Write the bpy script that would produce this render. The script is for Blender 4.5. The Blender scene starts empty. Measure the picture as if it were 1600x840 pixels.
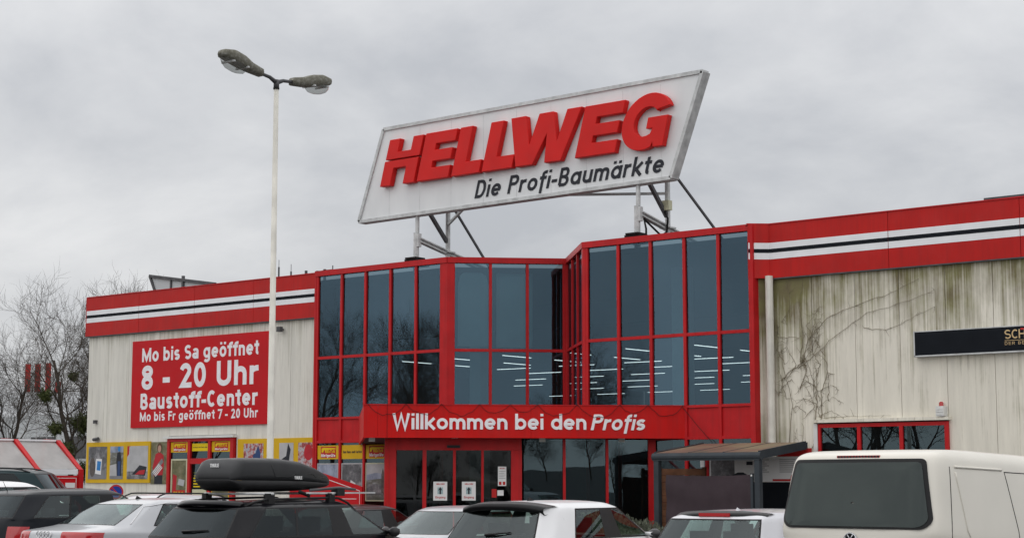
import bpy, bmesh, math, random
from mathutils import Vector, Matrix
from mathutils.bvhtree import BVHTree

S = bpy.context.scene
COL = S.collection
R = math.radians
random.seed(7)

# ------------------------------------------------------------------ camera
cd = bpy.data.cameras.new('camera')
cam = bpy.data.objects.new('camera', cd)
COL.objects.link(cam)
cam.location = (0, -38, 1.65)
cam.rotation_euler = (math.pi / 2 + 0.1225, 0, 0.6857)
cd.sensor_width = 36
cd.lens = 36 * 2714.07 / 1600
cd.clip_start = 0.1
cd.clip_end = 3000
S.camera = cam

# ------------------------------------------------------------------ overcast sky
SUN_EL, SUN_AZ = 48, 200          # the veiled sun stands behind the camera
world = bpy.data.worlds.new('World')
S.world = world
world.use_nodes = True
nt = world.node_tree
for n in list(nt.nodes):
    nt.nodes.remove(n)
def wn(t, **k):
    n = nt.nodes.new(t)
    for a, b in k.items():
        setattr(n, a, b)
    return n
wl = nt.links.new
sky = wn('ShaderNodeTexSky', sky_type='NISHITA', sun_disc=False)
sky.sun_elevation = R(SUN_EL)
sky.sun_rotation = R(SUN_AZ)
bg1 = wn('ShaderNodeBackground')
bg1.inputs['Strength'].default_value = 0.1
wl(sky.outputs[0], bg1.inputs[0])
tc = wn('ShaderNodeTexCoord')
sep = wn('ShaderNodeSeparateXYZ')
wl(tc.outputs['Generated'], sep.inputs[0])
def wm(op, a, b=None, clamp=False):
    n = wn('ShaderNodeMath', operation=op, use_clamp=clamp)
    for i, v in enumerate((a, b)):
        if v is None:
            continue
        if isinstance(v, (int, float)):
            n.inputs[i].default_value = v
        else:
            wl(v, n.inputs[i])
    return n.outputs[0]
zz = wm('MAXIMUM', sep.outputs[2], 0.0)
den = wm('ADD', zz, 0.42)
cmb = wn('ShaderNodeCombineXYZ')
wl(wm('DIVIDE', sep.outputs[0], den), cmb.inputs[0])
wl(wm('DIVIDE', sep.outputs[1], den), cmb.inputs[1])
no1 = wn('ShaderNodeTexNoise')
no1.inputs['Scale'].default_value = 3.1
no1.inputs['Detail'].default_value = 7
no1.inputs['Roughness'].default_value = 0.56
no1.inputs['Distortion'].default_value = 0.25
wl(cmb.outputs[0], no1.inputs['Vector'])
no2 = wn('ShaderNodeTexNoise')
no2.inputs['Scale'].default_value = 1.1
no2.inputs['Detail'].default_value = 3
wl(cmb.outputs[0], no2.inputs['Vector'])
mixn = wm('ADD', wm('MULTIPLY', no1.outputs[0], 0.6), wm('MULTIPLY', no2.outputs[0], 0.4))
ramp = wn('ShaderNodeValToRGB')
ramp.color_ramp.elements[0].position = 0.38
ramp.color_ramp.elements[0].color = (0.500, 0.515, 0.545, 1)
ramp.color_ramp.elements[1].position = 0.62
ramp.color_ramp.elements[1].color = (0.800, 0.802, 0.808, 1)
wl(mixn, ramp.inputs[0])
bg2 = wn('ShaderNodeBackground')
wl(ramp.outputs[0], bg2.inputs[0])
# an overcast sky is brighter overhead than at the horizon
wl(wm('ADD', wm('MULTIPLY', zz, 0.85), 0.90), bg2.inputs['Strength'])
mxs = wn('ShaderNodeMixShader')
mxs.inputs[0].default_value = 0.94
wl(bg1.outputs[0], mxs.inputs[1])
wl(bg2.outputs[0], mxs.inputs[2])
wo = wn('ShaderNodeOutputWorld')
wl(mxs.outputs[0], wo.inputs[0])

sd = bpy.data.lights.new('sun', 'SUN')
sd.energy = 1.35
sd.angle = R(180)      # light scattered by the whole cloud deck, no disc
sd.color = (1.0, 0.97, 0.93)
sun = bpy.data.objects.new('sun', sd)
COL.objects.link(sun)
_d = Vector((-math.sin(R(SUN_AZ)) * math.cos(R(SUN_EL)), -math.cos(R(SUN_AZ)) * math.cos(R(SUN_EL)), -math.sin(R(SUN_EL))))
sun.rotation_euler = _d.to_track_quat('-Z', 'Y').to_euler()
sun.location = (0, -60, 60)

S.view_settings.view_transform = 'Standard'
S.view_settings.look = 'None'
S.view_settings.exposure = 0.0
S.view_settings.gamma = 1.0
S.view_settings.use_curve_mapping = False
S.cycles.max_bounces = 8
S.cycles.transparent_max_bounces = 12
S.cycles.use_denoising = True

# ------------------------------------------------------------------ materials
M = {}
class NB:
    """small node-building helper"""
    def __init__(s, name):
        s.m = bpy.data.materials.new(name)
        s.m.use_nodes = True
        s.t = s.m.node_tree
        s.b = s.t.nodes['Principled BSDF']
        s.o = s.t.nodes['Material Output']
        M[name] = s.m
    def n(s, t, **k):
        x = s.t.nodes.new(t)
        for a, b in k.items():
            setattr(x, a, b)
        return x
    def l(s, a, b):
        s.t.links.new(a, b)
    def math(s, op, a, b=None, clamp=False):
        x = s.n('ShaderNodeMath', operation=op, use_clamp=clamp)
        for i, v in enumerate((a, b)):
            if v is None:
                continue
            if isinstance(v, (int, float)):
                x.inputs[i].default_value = v
            else:
                s.l(v, x.inputs[i])
        return x.outputs[0]
    def pos(s, sc=(1, 1, 1), obj=False):
        g = s.n('ShaderNodeTexCoord').outputs['Object'] if obj else s.n('ShaderNodeNewGeometry').outputs['Position']
        mp = s.n('ShaderNodeMapping')
        mp.inputs['Scale'].default_value = sc
        s.l(g, mp.inputs[0])
        return mp.outputs[0]
    def noise(s, vec, scale, detail=4, rough=.55):
        x = s.n('ShaderNodeTexNoise')
        x.inputs['Scale'].default_value = scale
        x.inputs['Detail'].default_value = detail
        x.inputs['Roughness'].default_value = rough
        s.l(vec, x.inputs['Vector'])
        return x.outputs[0]
    def ramp(s, fac, stops):
        x = s.n('ShaderNodeValToRGB')
        e = x.color_ramp.elements
        while len(e) < len(stops):
            e.new(0.5)
        for i, (p, c) in enumerate(stops):
            e[i].position = p
            e[i].color = (*c, 1) if len(c) == 3 else c
        s.l(fac, x.inputs[0])
        return x.outputs[0]
    def mix(s, fac, a, b):
        x = s.n('ShaderNodeMix', data_type='RGBA')
        for k, v in ((0, fac), (6, a), (7, b)):
            if isinstance(v, (int, float)):
                x.inputs[k].default_value = v
            elif isinstance(v, tuple):
                x.inputs[k].default_value = (*v, 1)
            else:
                s.l(v, x.inputs[k])
        return x.outputs[2]
    def bump(s, h, strength=.2, dist=.01):
        x = s.n('ShaderNodeBump')
        x.inputs['Strength'].default_value = strength
        x.inputs['Distance'].default_value = dist
        s.l(h, x.inputs['Height'])
        s.l(x.outputs[0], s.b.inputs['Normal'])
    def set(s, **k):
        for a, v in k.items():
            a = a.replace('_', ' ')
            if isinstance(v, (int, float)):
                s.b.inputs[a].default_value = v
            elif isinstance(v, tuple):
                s.b.inputs[a].default_value = (*v, 1)
            else:
                s.l(v, s.b.inputs[a])
        return s

GRIMY = ('red_panel', 'red_frame', 'red_banner', 'sign_white', 'lamp_pole')
def plain(name, col, rough=.5, metal=0, var=.12, scale=3, spec=.22, coat=0, bump=0, obj=False):
    k = NB(name)
    v = k.pos(obj=obj)
    f = k.noise(v, scale, 5)
    d = tuple(max(0, c * (1 - var)) for c in col)
    u = tuple(min(1, c * (1 + var)) for c in col)
    bc = k.ramp(f, [(.3, d), (.7, u)])
    if name in GRIMY:      # faint runs and faded patches on painted sheet
        runs = k.ramp(k.noise(k.pos((9, 9, .5)), 1.0, 6, .7), [(.45, (0,) * 3), (.75, (1,) * 3)])
        bc = k.mix(k.math('MULTIPLY', runs, .38), bc, tuple(c * .45 + .008 for c in col))
        fade = k.ramp(k.noise(v, .8, 6, .7), [(.5, (0,) * 3), (.72, (1,) * 3)])
        bc = k.mix(k.math('MULTIPLY', fade, .16), bc, tuple(c * .9 + .05 for c in col))
    k.set(Base_Color=bc, Metallic=metal)
    k.set(Roughness=k.ramp(k.noise(v, scale * 4, 3), [(.3, (rough * .85,) * 3), (.7, (min(1, rough * 1.15),) * 3)]))
    if spec is not None:
        k.b.inputs['Specular IOR Level'].default_value = spec
    if coat:
        k.b.inputs['Coat Weight'].default_value = coat
        k.b.inputs['Coat Roughness'].default_value = .05
    if bump:
        k.bump(k.noise(v, scale * 8, 4), bump, .005)
    return k

plain('red_panel', (.46, .010, .008), .5, var=.10, scale=1.1)
plain('red_frame', (.48, .010, .013), .45, var=.12, scale=2)
plain('red_banner', (.52, .004, .003), .6, var=.07, scale=.9)
plain('red_board', (.50, .004, .009), .55, var=.07, scale=.8)
plain('red_letter', (.62, .012, .010), .5, var=.08, scale=1.2)
plain('white_stripe', (.78, .79, .81), .45, var=.06, scale=2)
plain('black_stripe', (.008, .010, .014), .6, spec=.1)
plain('white_print', (.80, .78, .80), .5, var=.06, scale=6)
plain('dark_print', (.022, .024, .032), .5, var=.2)
plain('grey_steel', (.52, .53, .53), .5, .2, var=.22, scale=5)
plain('dark_steel', (.09, .09, .095), .55, .2, var=.3, scale=4)
plain('black_rubber', (.012, .012, .012), .8, var=.3)
plain('black_plastic', (.016, .016, .017), .45, var=.2, scale=8)
plain('anthracite', (.040, .048, .056), .5, .1, var=.15)
plain('lamp_pole', (.64, .62, .56), .55, var=.14, scale=2.5)
plain('white_plastic', (.66, .66, .64), .45, var=.08)
plain('yellow_board', (.62, .38, .010), .5, var=.08, scale=2)
plain('yellow_bright', (.72, .52, .006), .5, var=.05, scale=2)
plain('pale_frame', (.55, .54, .38), .5, var=.08)
plain('poster_white', (.72, .72, .72), .5, var=.04)
plain('bark', (.058, .049, .040), .9, var=.35, scale=6, bump=.4)
plain('twig', (.062, .051, .042), .9, var=.35, scale=9)
plain('mistletoe', (.050, .062, .018), .8, var=.4, scale=6)
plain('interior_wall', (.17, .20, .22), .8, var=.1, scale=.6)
plain('interior_pale', (.66, .88, .86), .7, var=.12, scale=.9)  # pale teal of the columns and of sheets added behind the centre glass
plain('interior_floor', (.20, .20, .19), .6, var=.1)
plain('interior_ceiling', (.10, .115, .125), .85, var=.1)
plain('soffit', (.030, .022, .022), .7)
plain('roof_felt', (.08, .08, .08), .9, var=.2, scale=2)
plain('wood_fence', (.12, .052, .026), .75, var=.35, scale=4)
plain('fabric_screen', (.050, .036, .042), .9, var=.12, scale=3, bump=.2)
plain('vine', (.19, .16, .11), .9, var=.3, scale=9)
plain('lavender', (.105, .115, .085), .95, var=.4, scale=8)
plain('shrub_leaf', (.055, .085, .022), .8, var=.4, scale=8)
plain('gold_print', (.62, .45, .24), .5)
plain('brick_red', (.46, .02, .02), .6)
plain('blue_sign', (.012, .045, .30), .4)
plain('tyre', (.018, .018, .018), .85, var=.2, obj=True)
plain('rim', (.38, .38, .40), .35, .8, obj=True)
plain('seat_cloth', (.028, .028, .032), .9, var=.2, obj=True)
plain('car_trim', (.010, .010, .011), .35, var=.1, obj=True)
plain('chrome', (.65, .65, .66), .2, 1, var=.05)
plain('emblem', (.55, .55, .57), .25, .9, var=.05)
plain('pale_grey_wall', (.50, .52, .53), .8, var=.06, scale=.3)  # own pale grey of the far hall and the roof panel sign
plain('mid_grey_roof', (.36, .37, .38), .8, var=.08, scale=.3)  # own grey of the far hall's roof
plain('concrete', (.30, .29, .27), .85, var=.15, scale=2, bump=.2)
plain('kerb', (.33, .32, .30), .85, var=.15, scale=3, bump=.2)
plain('paint_line', (.55, .55, .53), .7, var=.2, scale=3)

# asphalt
k = NB('asphalt')
v = k.pos()
f = k.noise(v, .35, 5)
g = k.noise(v, 40, 3)
k.set(Base_Color=k.mix(k.math('MULTIPLY', g, .35), k.ramp(f, [(.3, (.040, .041, .043)), (.7, (.068, .067, .066))]), (.10, .10, .10)), Roughness=.88)
k.bump(g, .35, .01)
# pavers of the pavement
k = NB('pavers')
br = k.n('ShaderNodeTexBrick')
k.l(k.pos((5, 5, 5)), br.inputs['Vector'])
br.inputs['Color1'].default_value = (.24, .23, .22, 1)
br.inputs['Color2'].default_value = (.20, .19, .185, 1)
br.inputs['Mortar'].default_value = (.09, .085, .08, 1)
k.set(Base_Color=br.outputs[0], Roughness=.85)

def dirty_wall(name, base, amount, top=6.8, drop=2.2, fine=1.0, corner=None):
    """pale sheet panels, streaked with algae running down from the fascia"""
    k = NB(name)
    streak = k.noise(k.pos((9 * fine, 9 * fine, .22)), 1.0, 6, .72)
    streak2 = k.noise(k.pos((19 * fine, 19 * fine, .35)), 1.0, 4, .6)
    blot = k.noise(k.pos((1, 1, .55)), 1.15, 5, .6)
    sepn = k.n('ShaderNodeSeparateXYZ')
    k.l(k.n('ShaderNodeNewGeometry').outputs['Position'], sepn.inputs[0])
    zt = k.math('SUBTRACT', top, sepn.outputs[2])
    near = k.math('SUBTRACT', 1.0, k.math('DIVIDE', zt, drop), True)
    near = k.math('MULTIPLY', near, near)
    s = k.math('ADD', k.math('MULTIPLY', streak, .65), k.math('MULTIPLY', streak2, .35))
    a = k.math('ADD', s, k.math('MULTIPLY', near, .29 * amount))
    a = k.math('ADD', a, k.math('MULTIPLY', k.math('SUBTRACT', blot, .5), .55 * amount))
    if corner:
        cx, cwid, camt = corner
        d = k.math('SUBTRACT', 1.0, k.math('DIVIDE', k.math('ABSOLUTE', k.math('SUBTRACT', sepn.outputs[0], cx)), cwid), True)
        a = k.math('ADD', a, k.math('MULTIPLY', d, camt))
    lo, hi = .55, .86
    mask = k.ramp(a, [(lo, (0, 0, 0)), (hi, (1, 1, 1))])
    tint = k.ramp(k.noise(k.pos(), 2.5, 3), [(.35, (.125, .100, .040)), (.65, (.165, .155, .048))])
    grime = k.ramp(k.noise(k.pos((5, 5, .5)), 1.0, 6, .7), [(.3, tuple(c * .80 for c in base)), (.7, base)])
    k.set(Base_Color=k.mix(k.math('MULTIPLY', mask, min(1.0, .62 + .3 * amount)), grime, tint), Roughness=.75)
    wv = k.n('ShaderNodeTexWave', bands_direction='X')
    wv.inputs['Scale'].default_value = 3.6
    k.l(k.pos(), wv.inputs['Vector'])
    k.bump(k.math('ADD', k.math('MULTIPLY', wv.outputs[1], .22), k.math('MULTIPLY', streak2, .3)), .22, .01)
dirty_wall('wall_sheet', (.74, .72, .65), .62, drop=.95)
dirty_wall('wall_stained', (.79, .75, .65), 1.15, drop=3.6, corner=(-22.6, 1.5, .17))

def glass(name, tint, refl, ior=1.9, wav=.0, rough=0.0, dirt=0.0, vary=0.0):
    k = NB(name)
    k.t.nodes.remove(k.b)
    tr = k.n('ShaderNodeBsdfTransparent')
    tr.inputs[0].default_value = (*tint, 1)
    gl = k.n('ShaderNodeBsdfGlossy')
    gl.inputs[0].default_value = (*refl, 1)
    gl.inputs['Roughness'].default_value = rough
    if vary:      # each pane of the facade was replaced and cleaned at another time
        rnd = k.n('ShaderNodeObjectInfo').outputs['Random']
        k.l(k.ramp(rnd, [(0, tuple(c * (1 - vary) for c in refl)), (.5, refl), (1, tuple(min(1, c * (1 + vary * .8)) for c in refl))]), gl.inputs[0])
    fr = k.n('ShaderNodeFresnel')
    fr.inputs[0].default_value = ior
    if wav:
        bp = k.n('ShaderNodeBump')
        bp.inputs['Strength'].default_value = wav
        bp.inputs['Distance'].default_value = .02
        k.l(k.noise(k.pos(), .9, 1), bp.inputs['Height'])
        k.l(bp.outputs[0], gl.inputs['Normal'])
        k.l(bp.outputs[0], fr.inputs['Normal'])
    mx = k.n('ShaderNodeMixShader')
    # reflection only where the ray enters the pane, none where it leaves it again
    k.l(k.math('MULTIPLY', fr.outputs[0], k.math('SUBTRACT', 1.0, k.n('ShaderNodeNewGeometry').outputs['Backfacing'])), mx.inputs[0])
    k.l(tr.outputs[0], mx.inputs[1])
    k.l(gl.outputs[0], mx.inputs[2])
    last = mx
    if dirt:
        df = k.n('ShaderNodeBsdfDiffuse')
        df.inputs[0].default_value = (.45, .44, .42, 1)
        m2 = k.n('ShaderNodeMixShader')
        k.l(k.math('MULTIPLY', k.noise(k.pos((1, 1, .6)), 1.6, 5), dirt), m2.inputs[0])
        k.l(mx.outputs[0], m2.inputs[1])
        k.l(df.outputs[0], m2.inputs[2])
        last = m2
    k.l(last.outputs[0], k.o.inputs[0])
glass('facade_glass', (.45, .51, .53), (.29, .48, .64), 2.3, .055, 0, .025, .32)
glass('ground_glass', (.34, .38, .40), (.46, .64, .72), 2.0, .04, 0, .015, .15)
glass('door_glass', (.30, .31, .31), (.6, .64, .66), 1.45, .03)
glass('car_glass', (.60, .72, .68), (.85, .95, .97), 1.7)
glass('car_glass_dark', (.06, .07, .07), (.75, .85, .90), 1.42)
glass('lamp_bowl', (.72, .73, .72), (.9, .9, .9), 1.5, 0, .08, .25)
glass('light_red', (.5, .02, .02), (.9, .6, .6), 1.5)

k = NB('poly_sheet')
k.t.nodes.remove(k.b)
_tr = k.n('ShaderNodeBsdfTransparent')
_tr.inputs[0].default_value = (.9, .9, .9, 1)
_tl = k.n('ShaderNodeBsdfTranslucent')
_tl.inputs[0].default_value = (.75, .74, .72, 1)
_df = k.n('ShaderNodeBsdfDiffuse')
_df.inputs[0].default_value = (.72, .71, .70, 1)
_m1 = k.n('ShaderNodeMixShader')
_m1.inputs[0].default_value = .5
_m2 = k.n('ShaderNodeMixShader')
k.l(k.ramp(k.noise(k.pos(), 2.0, 4), [(.3, (.55,) * 3), (.7, (.75,) * 3)]), _m2.inputs[0])
k.l(_tl.outputs[0], _m1.inputs[1])
k.l(_df.outputs[0], _m1.inputs[2])
k.l(_tr.outputs[0], _m2.inputs[1])
k.l(_m1.outputs[0], _m2.inputs[2])
k.l(_m2.outputs[0], k.o.inputs[0])

glass('van_glass', (.05, .05, .05), (.62, .72, .70), 1.75)
def car_paint(name, col, metal=0, rough=.28, coat=.6):
    k = NB(name)
    v = k.pos(obj=True)
    f = k.noise(v, 1.2, 3)
    geo = k.n('ShaderNodeNewGeometry')
    c = k.ramp(f, [(.3, tuple(x * .96 for x in col)), (.7, tuple(min(1, x * 1.04) for x in col))])
    # the inner side of the shell is dark trim cloth
    k.set(Base_Color=k.mix(geo.outputs['Backfacing'], c, (.03, .03, .032)), Metallic=metal,
          Roughness=k.ramp(k.noise(v, 9, 4), [(.3, (rough * .9,) * 3), (.75, (rough * 1.25,) * 3)]))
    k.b.inputs['Specular IOR Level'].default_value = .25 if max(col) > .1 else .06
    k.b.inputs['Coat Weight'].default_value = coat
    k.b.inputs['Coat Roughness'].default_value = .03
car_paint('paint_cream', (.70, .67, .60), 0, .35, .3)
car_paint('paint_white', (.78, .78, .79), 0, .3, .4)
car_paint('paint_silver', (.46, .47, .49), .35, .3)
car_paint('paint_lightsilver', (.58, .58, .61), .25, .3)
car_paint('paint_black', (.004, .004, .006), 0, .3, .32)
car_paint('paint_darkgrey', (.009, .011, .015), 0, .3, .25)
car_paint('paint_teal', (.008, .024, .028), 0, .3, .25)
car_paint('paint_darkred', (.030, .012, .014), 0, .3, .5)

k = NB('taillight_red')
k.set(Base_Color=(.42, .008, .012), Roughness=.12, Coat_Weight=1.0)
k = NB('tube_light')
k.set(Base_Color=(.9, .9, .9), Emission_Color=(1, .97, .93), Emission_Strength=4.2)
k = NB('lamp_moss')
v = k.pos()
k.set(Base_Color=k.ramp(k.noise(v, 14, 6, .7), [(.3, (.10, .096, .076)), (.5, (.15, .145, .115)), (.72, (.30, .30, .28))]), Roughness=.9)
k.bump(k.noise(v, 30, 4), .6, .01)
k = NB('poly_roof')
v = k.pos((1, .6, 1))
k.set(Base_Color=k.ramp(k.noise(v, .9, 3), [(.35, (.22, .18, .11)), (.55, (.17, .10, .07)), (.7, (.10, .085, .06))]), Roughness=.6)
k = NB('sign_white')
v = k.pos((1, 1, .3))
k.set(Base_Color=k.ramp(k.noise(v, 1.4, 5), [(.3, (.68, .69, .70)), (.7, (.77, .78, .785))]), Roughness=.5)

def print_mat(name, stops, scale=(1, 1, 1), sc=2.0, seed=0.0):
    k = NB(name)
    v = k.pos(scale)
    mp = k.n('ShaderNodeVectorMath', operation='ADD')
    mp.inputs[1].default_value = (seed, seed * 1.7, seed * .6)
    k.l(v, mp.inputs[0])
    f = k.noise(mp.outputs[0], sc, 8, .72)
    k.set(Base_Color=k.ramp(f, stops), Roughness=.45)
print_mat('print_grey', [(.3, (.03, .03, .03)), (.5, (.12, .12, .13)), (.7, (.4, .39, .4))], sc=3, seed=2)
print_mat('print_landscape', [(.3, (.05, .06, .04)), (.5, (.14, .14, .12)), (.7, (.42, .44, .48))], (1, 1, 2.4), 1.6, 5)
print_mat('print_tools', [(.34, (.02, .02, .03)), (.45, (.35, .04, .04)), (.55, (.45, .45, .46)), (.68, (.10, .18, .34))], sc=6, seed=9)
print_mat('print_blue', [(.35, (.10, .12, .18)), (.6, (.33, .37, .47))], (1, 1, .5), 3, 3)
print_mat('print_garden', [(.3, (.05, .06, .02)), (.5, (.14, .13, .06)), (.7, (.28, .25, .17))], sc=4, seed=7)
print_mat('print_brown', [(.3, (.035, .028, .024)), (.55, (.10, .08, .07)), (.7, (.30, .25, .22))], sc=3, seed=4)

# ------------------------------------------------------------------ mesh helpers
def link(o):
    COL.objects.link(o)
    return o

class MB:
    """collects geometry that becomes ONE mesh object"""
    def __init__(s):
        s.v = []
        s.f = []
    def add(s, vs, fs):
        b = len(s.v)
        s.v += [tuple(p) for p in vs]
        s.f += [tuple(i + b for i in q) for q in fs]
        return s
    def box(s, x0, x1, y0, y1, z0, z1):
        return s.add([(x0, y0, z0), (x1, y0, z0), (x1, y1, z0), (x0, y1, z0), (x0, y0, z1), (x1, y0, z1), (x1, y1, z1), (x0, y1, z1)],
                     [(0, 3, 2, 1), (4, 5, 6, 7), (0, 1, 5, 4), (1, 2, 6, 5), (2, 3, 7, 6), (3, 0, 4, 7)])
    def obox(s, o, ux, uy, uz):
        o, ux, uy, uz = map(Vector, (o, ux, uy, uz))
        vs = [o, o + ux, o + ux + uy, o + uy, o + uz, o + ux + uz, o + ux + uy + uz, o + uy + uz]
        fs = [(0, 3, 2, 1), (4, 5, 6, 7), (0, 1, 5, 4), (1, 2, 6, 5), (2, 3, 7, 6), (3, 0, 4, 7)]
        if ux.cross(uy).dot(uz) < 0:
            fs = [q[::-1] for q in fs]
        return s.add(vs, fs)
    def beam(s, a, b, w, d, up=(0, 0, 1)):
        a, b = Vector(a), Vector(b)
        t = (b - a)
        u = t.cross(Vector(up))
        if u.length < 1e-6:
            u = Vector((1, 0, 0))
        u.normalize()
        n = u.cross(t).normalized()
        return s.obox(a - u * w / 2 - n * d / 2, t, u * w, n * d)
    def tube(s, pts, r, n=6, cap=True):
        pts = [Vector(p) for p in pts]
        rs = r if isinstance(r, (list, tuple)) else [r] * len(pts)
        b = len(s.v)
        pu = None
        for i, p in enumerate(pts):
            t = pts[min(i + 1, len(pts) - 1)] - pts[max(i - 1, 0)]
            if t.length < 1e-9:
                t = Vector((0, 0, 1))
            t.normalize()
            if pu is None:
                pu = t.cross(Vector((.3, .2, 1)) if abs(t.z) < .9 else Vector((1, .2, 0))).normalized()
            u = (pu - t * pu.dot(t))
            u = u.normalized() if u.length > 1e-6 else t.orthogonal().normalized()
            pu = u
            w = t.cross(u)
            for k in range(n):
                a = 2 * math.pi * k / n
                s.v.append(tuple(p + (u * math.cos(a) + w * math.sin(a)) * rs[i]))
        for i in range(len(pts) - 1):
            for k in range(n):
                k2 = (k + 1) % n
                s.f.append((b + i * n + k, b + i * n + k2, b + (i + 1) * n + k2, b + (i + 1) * n + k))
        if cap:
            s.f.append(tuple(b + k for k in reversed(range(n))))
            e = b + (len(pts) - 1) * n
            s.f.append(tuple(e + k for k in range(n)))
        return s
    def prism(s, poly, o, ux, uz, dep):
        """closed outline in the (ux,uz) plane, extruded by the vector dep"""
        o, ux, uz, dep = map(Vector, (o, ux, uz, dep))
        n = len(poly)
        a = sum(poly[i][0] * poly[(i + 1) % n][1] - poly[(i + 1) % n][0] * poly[i][1] for i in range(n))
        if a < 0:
            poly = poly[::-1]
        base = [o + ux * p[0] + uz * p[1] for p in poly]
        vs = base + [p + dep for p in base]
        fs = [tuple(reversed(range(n))), tuple(range(n, 2 * n))]
        fs += [(i, (i + 1) % n, n + (i + 1) % n, n + i) for i in range(n)]
        if ux.cross(uz).dot(dep) < 0:
            fs = [q[::-1] for q in fs]
        return s.add(vs, fs)
    def lathe(s, prof, o=(0, 0, 0), n=20, axis='z'):
        o = Vector(o)
        b = len(s.v)
        for r, h in prof:
            for k in range(n):
                a = 2 * math.pi * k / n
                c, d = r * math.cos(a), r * math.sin(a)
                s.v.append(tuple(o + (Vector((c, d, h)) if axis == 'z' else Vector((c, h, d)) if axis == 'y' else Vector((h, c, d)))))
        for i in range(len(prof) - 1):
            for k in range(n):
                k2 = (k + 1) % n
                s.f.append((b + i * n + k, b + i * n + k2, b + (i + 1) * n + k2, b + (i + 1) * n + k))
        return s
    def grid(s, fn, nu, nv):
        b = len(s.v)
        for i in range(nu + 1):
            for j in range(nv + 1):
                s.v.append(tuple(fn(i / nu, j / nv)))
        for i in range(nu):
            for j in range(nv):
                p = b + i * (nv + 1) + j
                s.f.append((p, p + nv + 1, p + nv + 2, p + 1))
        return s
    def mesh(s, name):
        me = bpy.data.meshes.new(name)
        me.from_pydata(s.v, [], s.f)
        me.update()
        return me
    def build(s, name, mat, parent=None, smooth=False, fix=False):
        me = s.mesh(name)
        if fix:
            bm = bmesh.new()
            bm.from_mesh(me)
            bmesh.ops.recalc_face_normals(bm, faces=bm.faces)
            bm.to_mesh(me)
            bm.free()
        return mobj(name, me, mat, parent, smooth)

def mobj(name, me, mat, parent=None, smooth=False):
    if mat is not None and not len(me.materials):
        me.materials.append(M[mat])
    if smooth:
        me.polygons.foreach_set('use_smooth', [True] * len(me.polygons))
    o = link(bpy.data.objects.new(name, me))
    if parent is not None:
        setpar(o, parent)
    return o

def setpar(o, parent):
    o.parent = parent
    if parent.get('_abs'):
        o.matrix_parent_inverse = Matrix.Translation(-Vector(parent['_abs']))
    elif parent.parent is not None or parent.type == 'MESH':
        pass

def tag(o, label, cat, group=None, kind=None):
    if label:
        o['label'] = label
        o['category'] = cat
    if group:
        o['group'] = group
    if kind:
        o['kind'] = kind
    return o

def thing(name, label, cat, loc=(0, 0, 0), rz=0, group=None, absolute=True):
    """Empty at the thing's base; with absolute=True its parts are given in world coordinates"""
    o = link(bpy.data.objects.new(name, None))
    o.location = loc
    o.rotation_euler = (0, 0, rz)
    o.empty_display_size = .3
    if absolute:
        o['_abs'] = tuple(loc)
    return tag(o, label, cat, group)

def struct(name, mb, mat):
    o = mb.build(name, mat)
    o['kind'] = 'structure'
    return o

def copy_tree(o, parent=None):
    c = o.copy()
    COL.objects.link(c)
    c.parent = parent
    for ch in list(o.children):
        copy_tree(ch, c)
    return c

# ------------------------------------------------------------------ stroke lettering
def EL(cx, cy, rx, ry, a0, a1, k=None):
    k = k or max(4, int(abs(a1 - a0) / 18))
    return [(cx + rx * math.cos(R(a0 + (a1 - a0) * i / k)), cy + ry * math.sin(R(a0 + (a1 - a0) * i / k))) for i in range(k + 1)]

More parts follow.
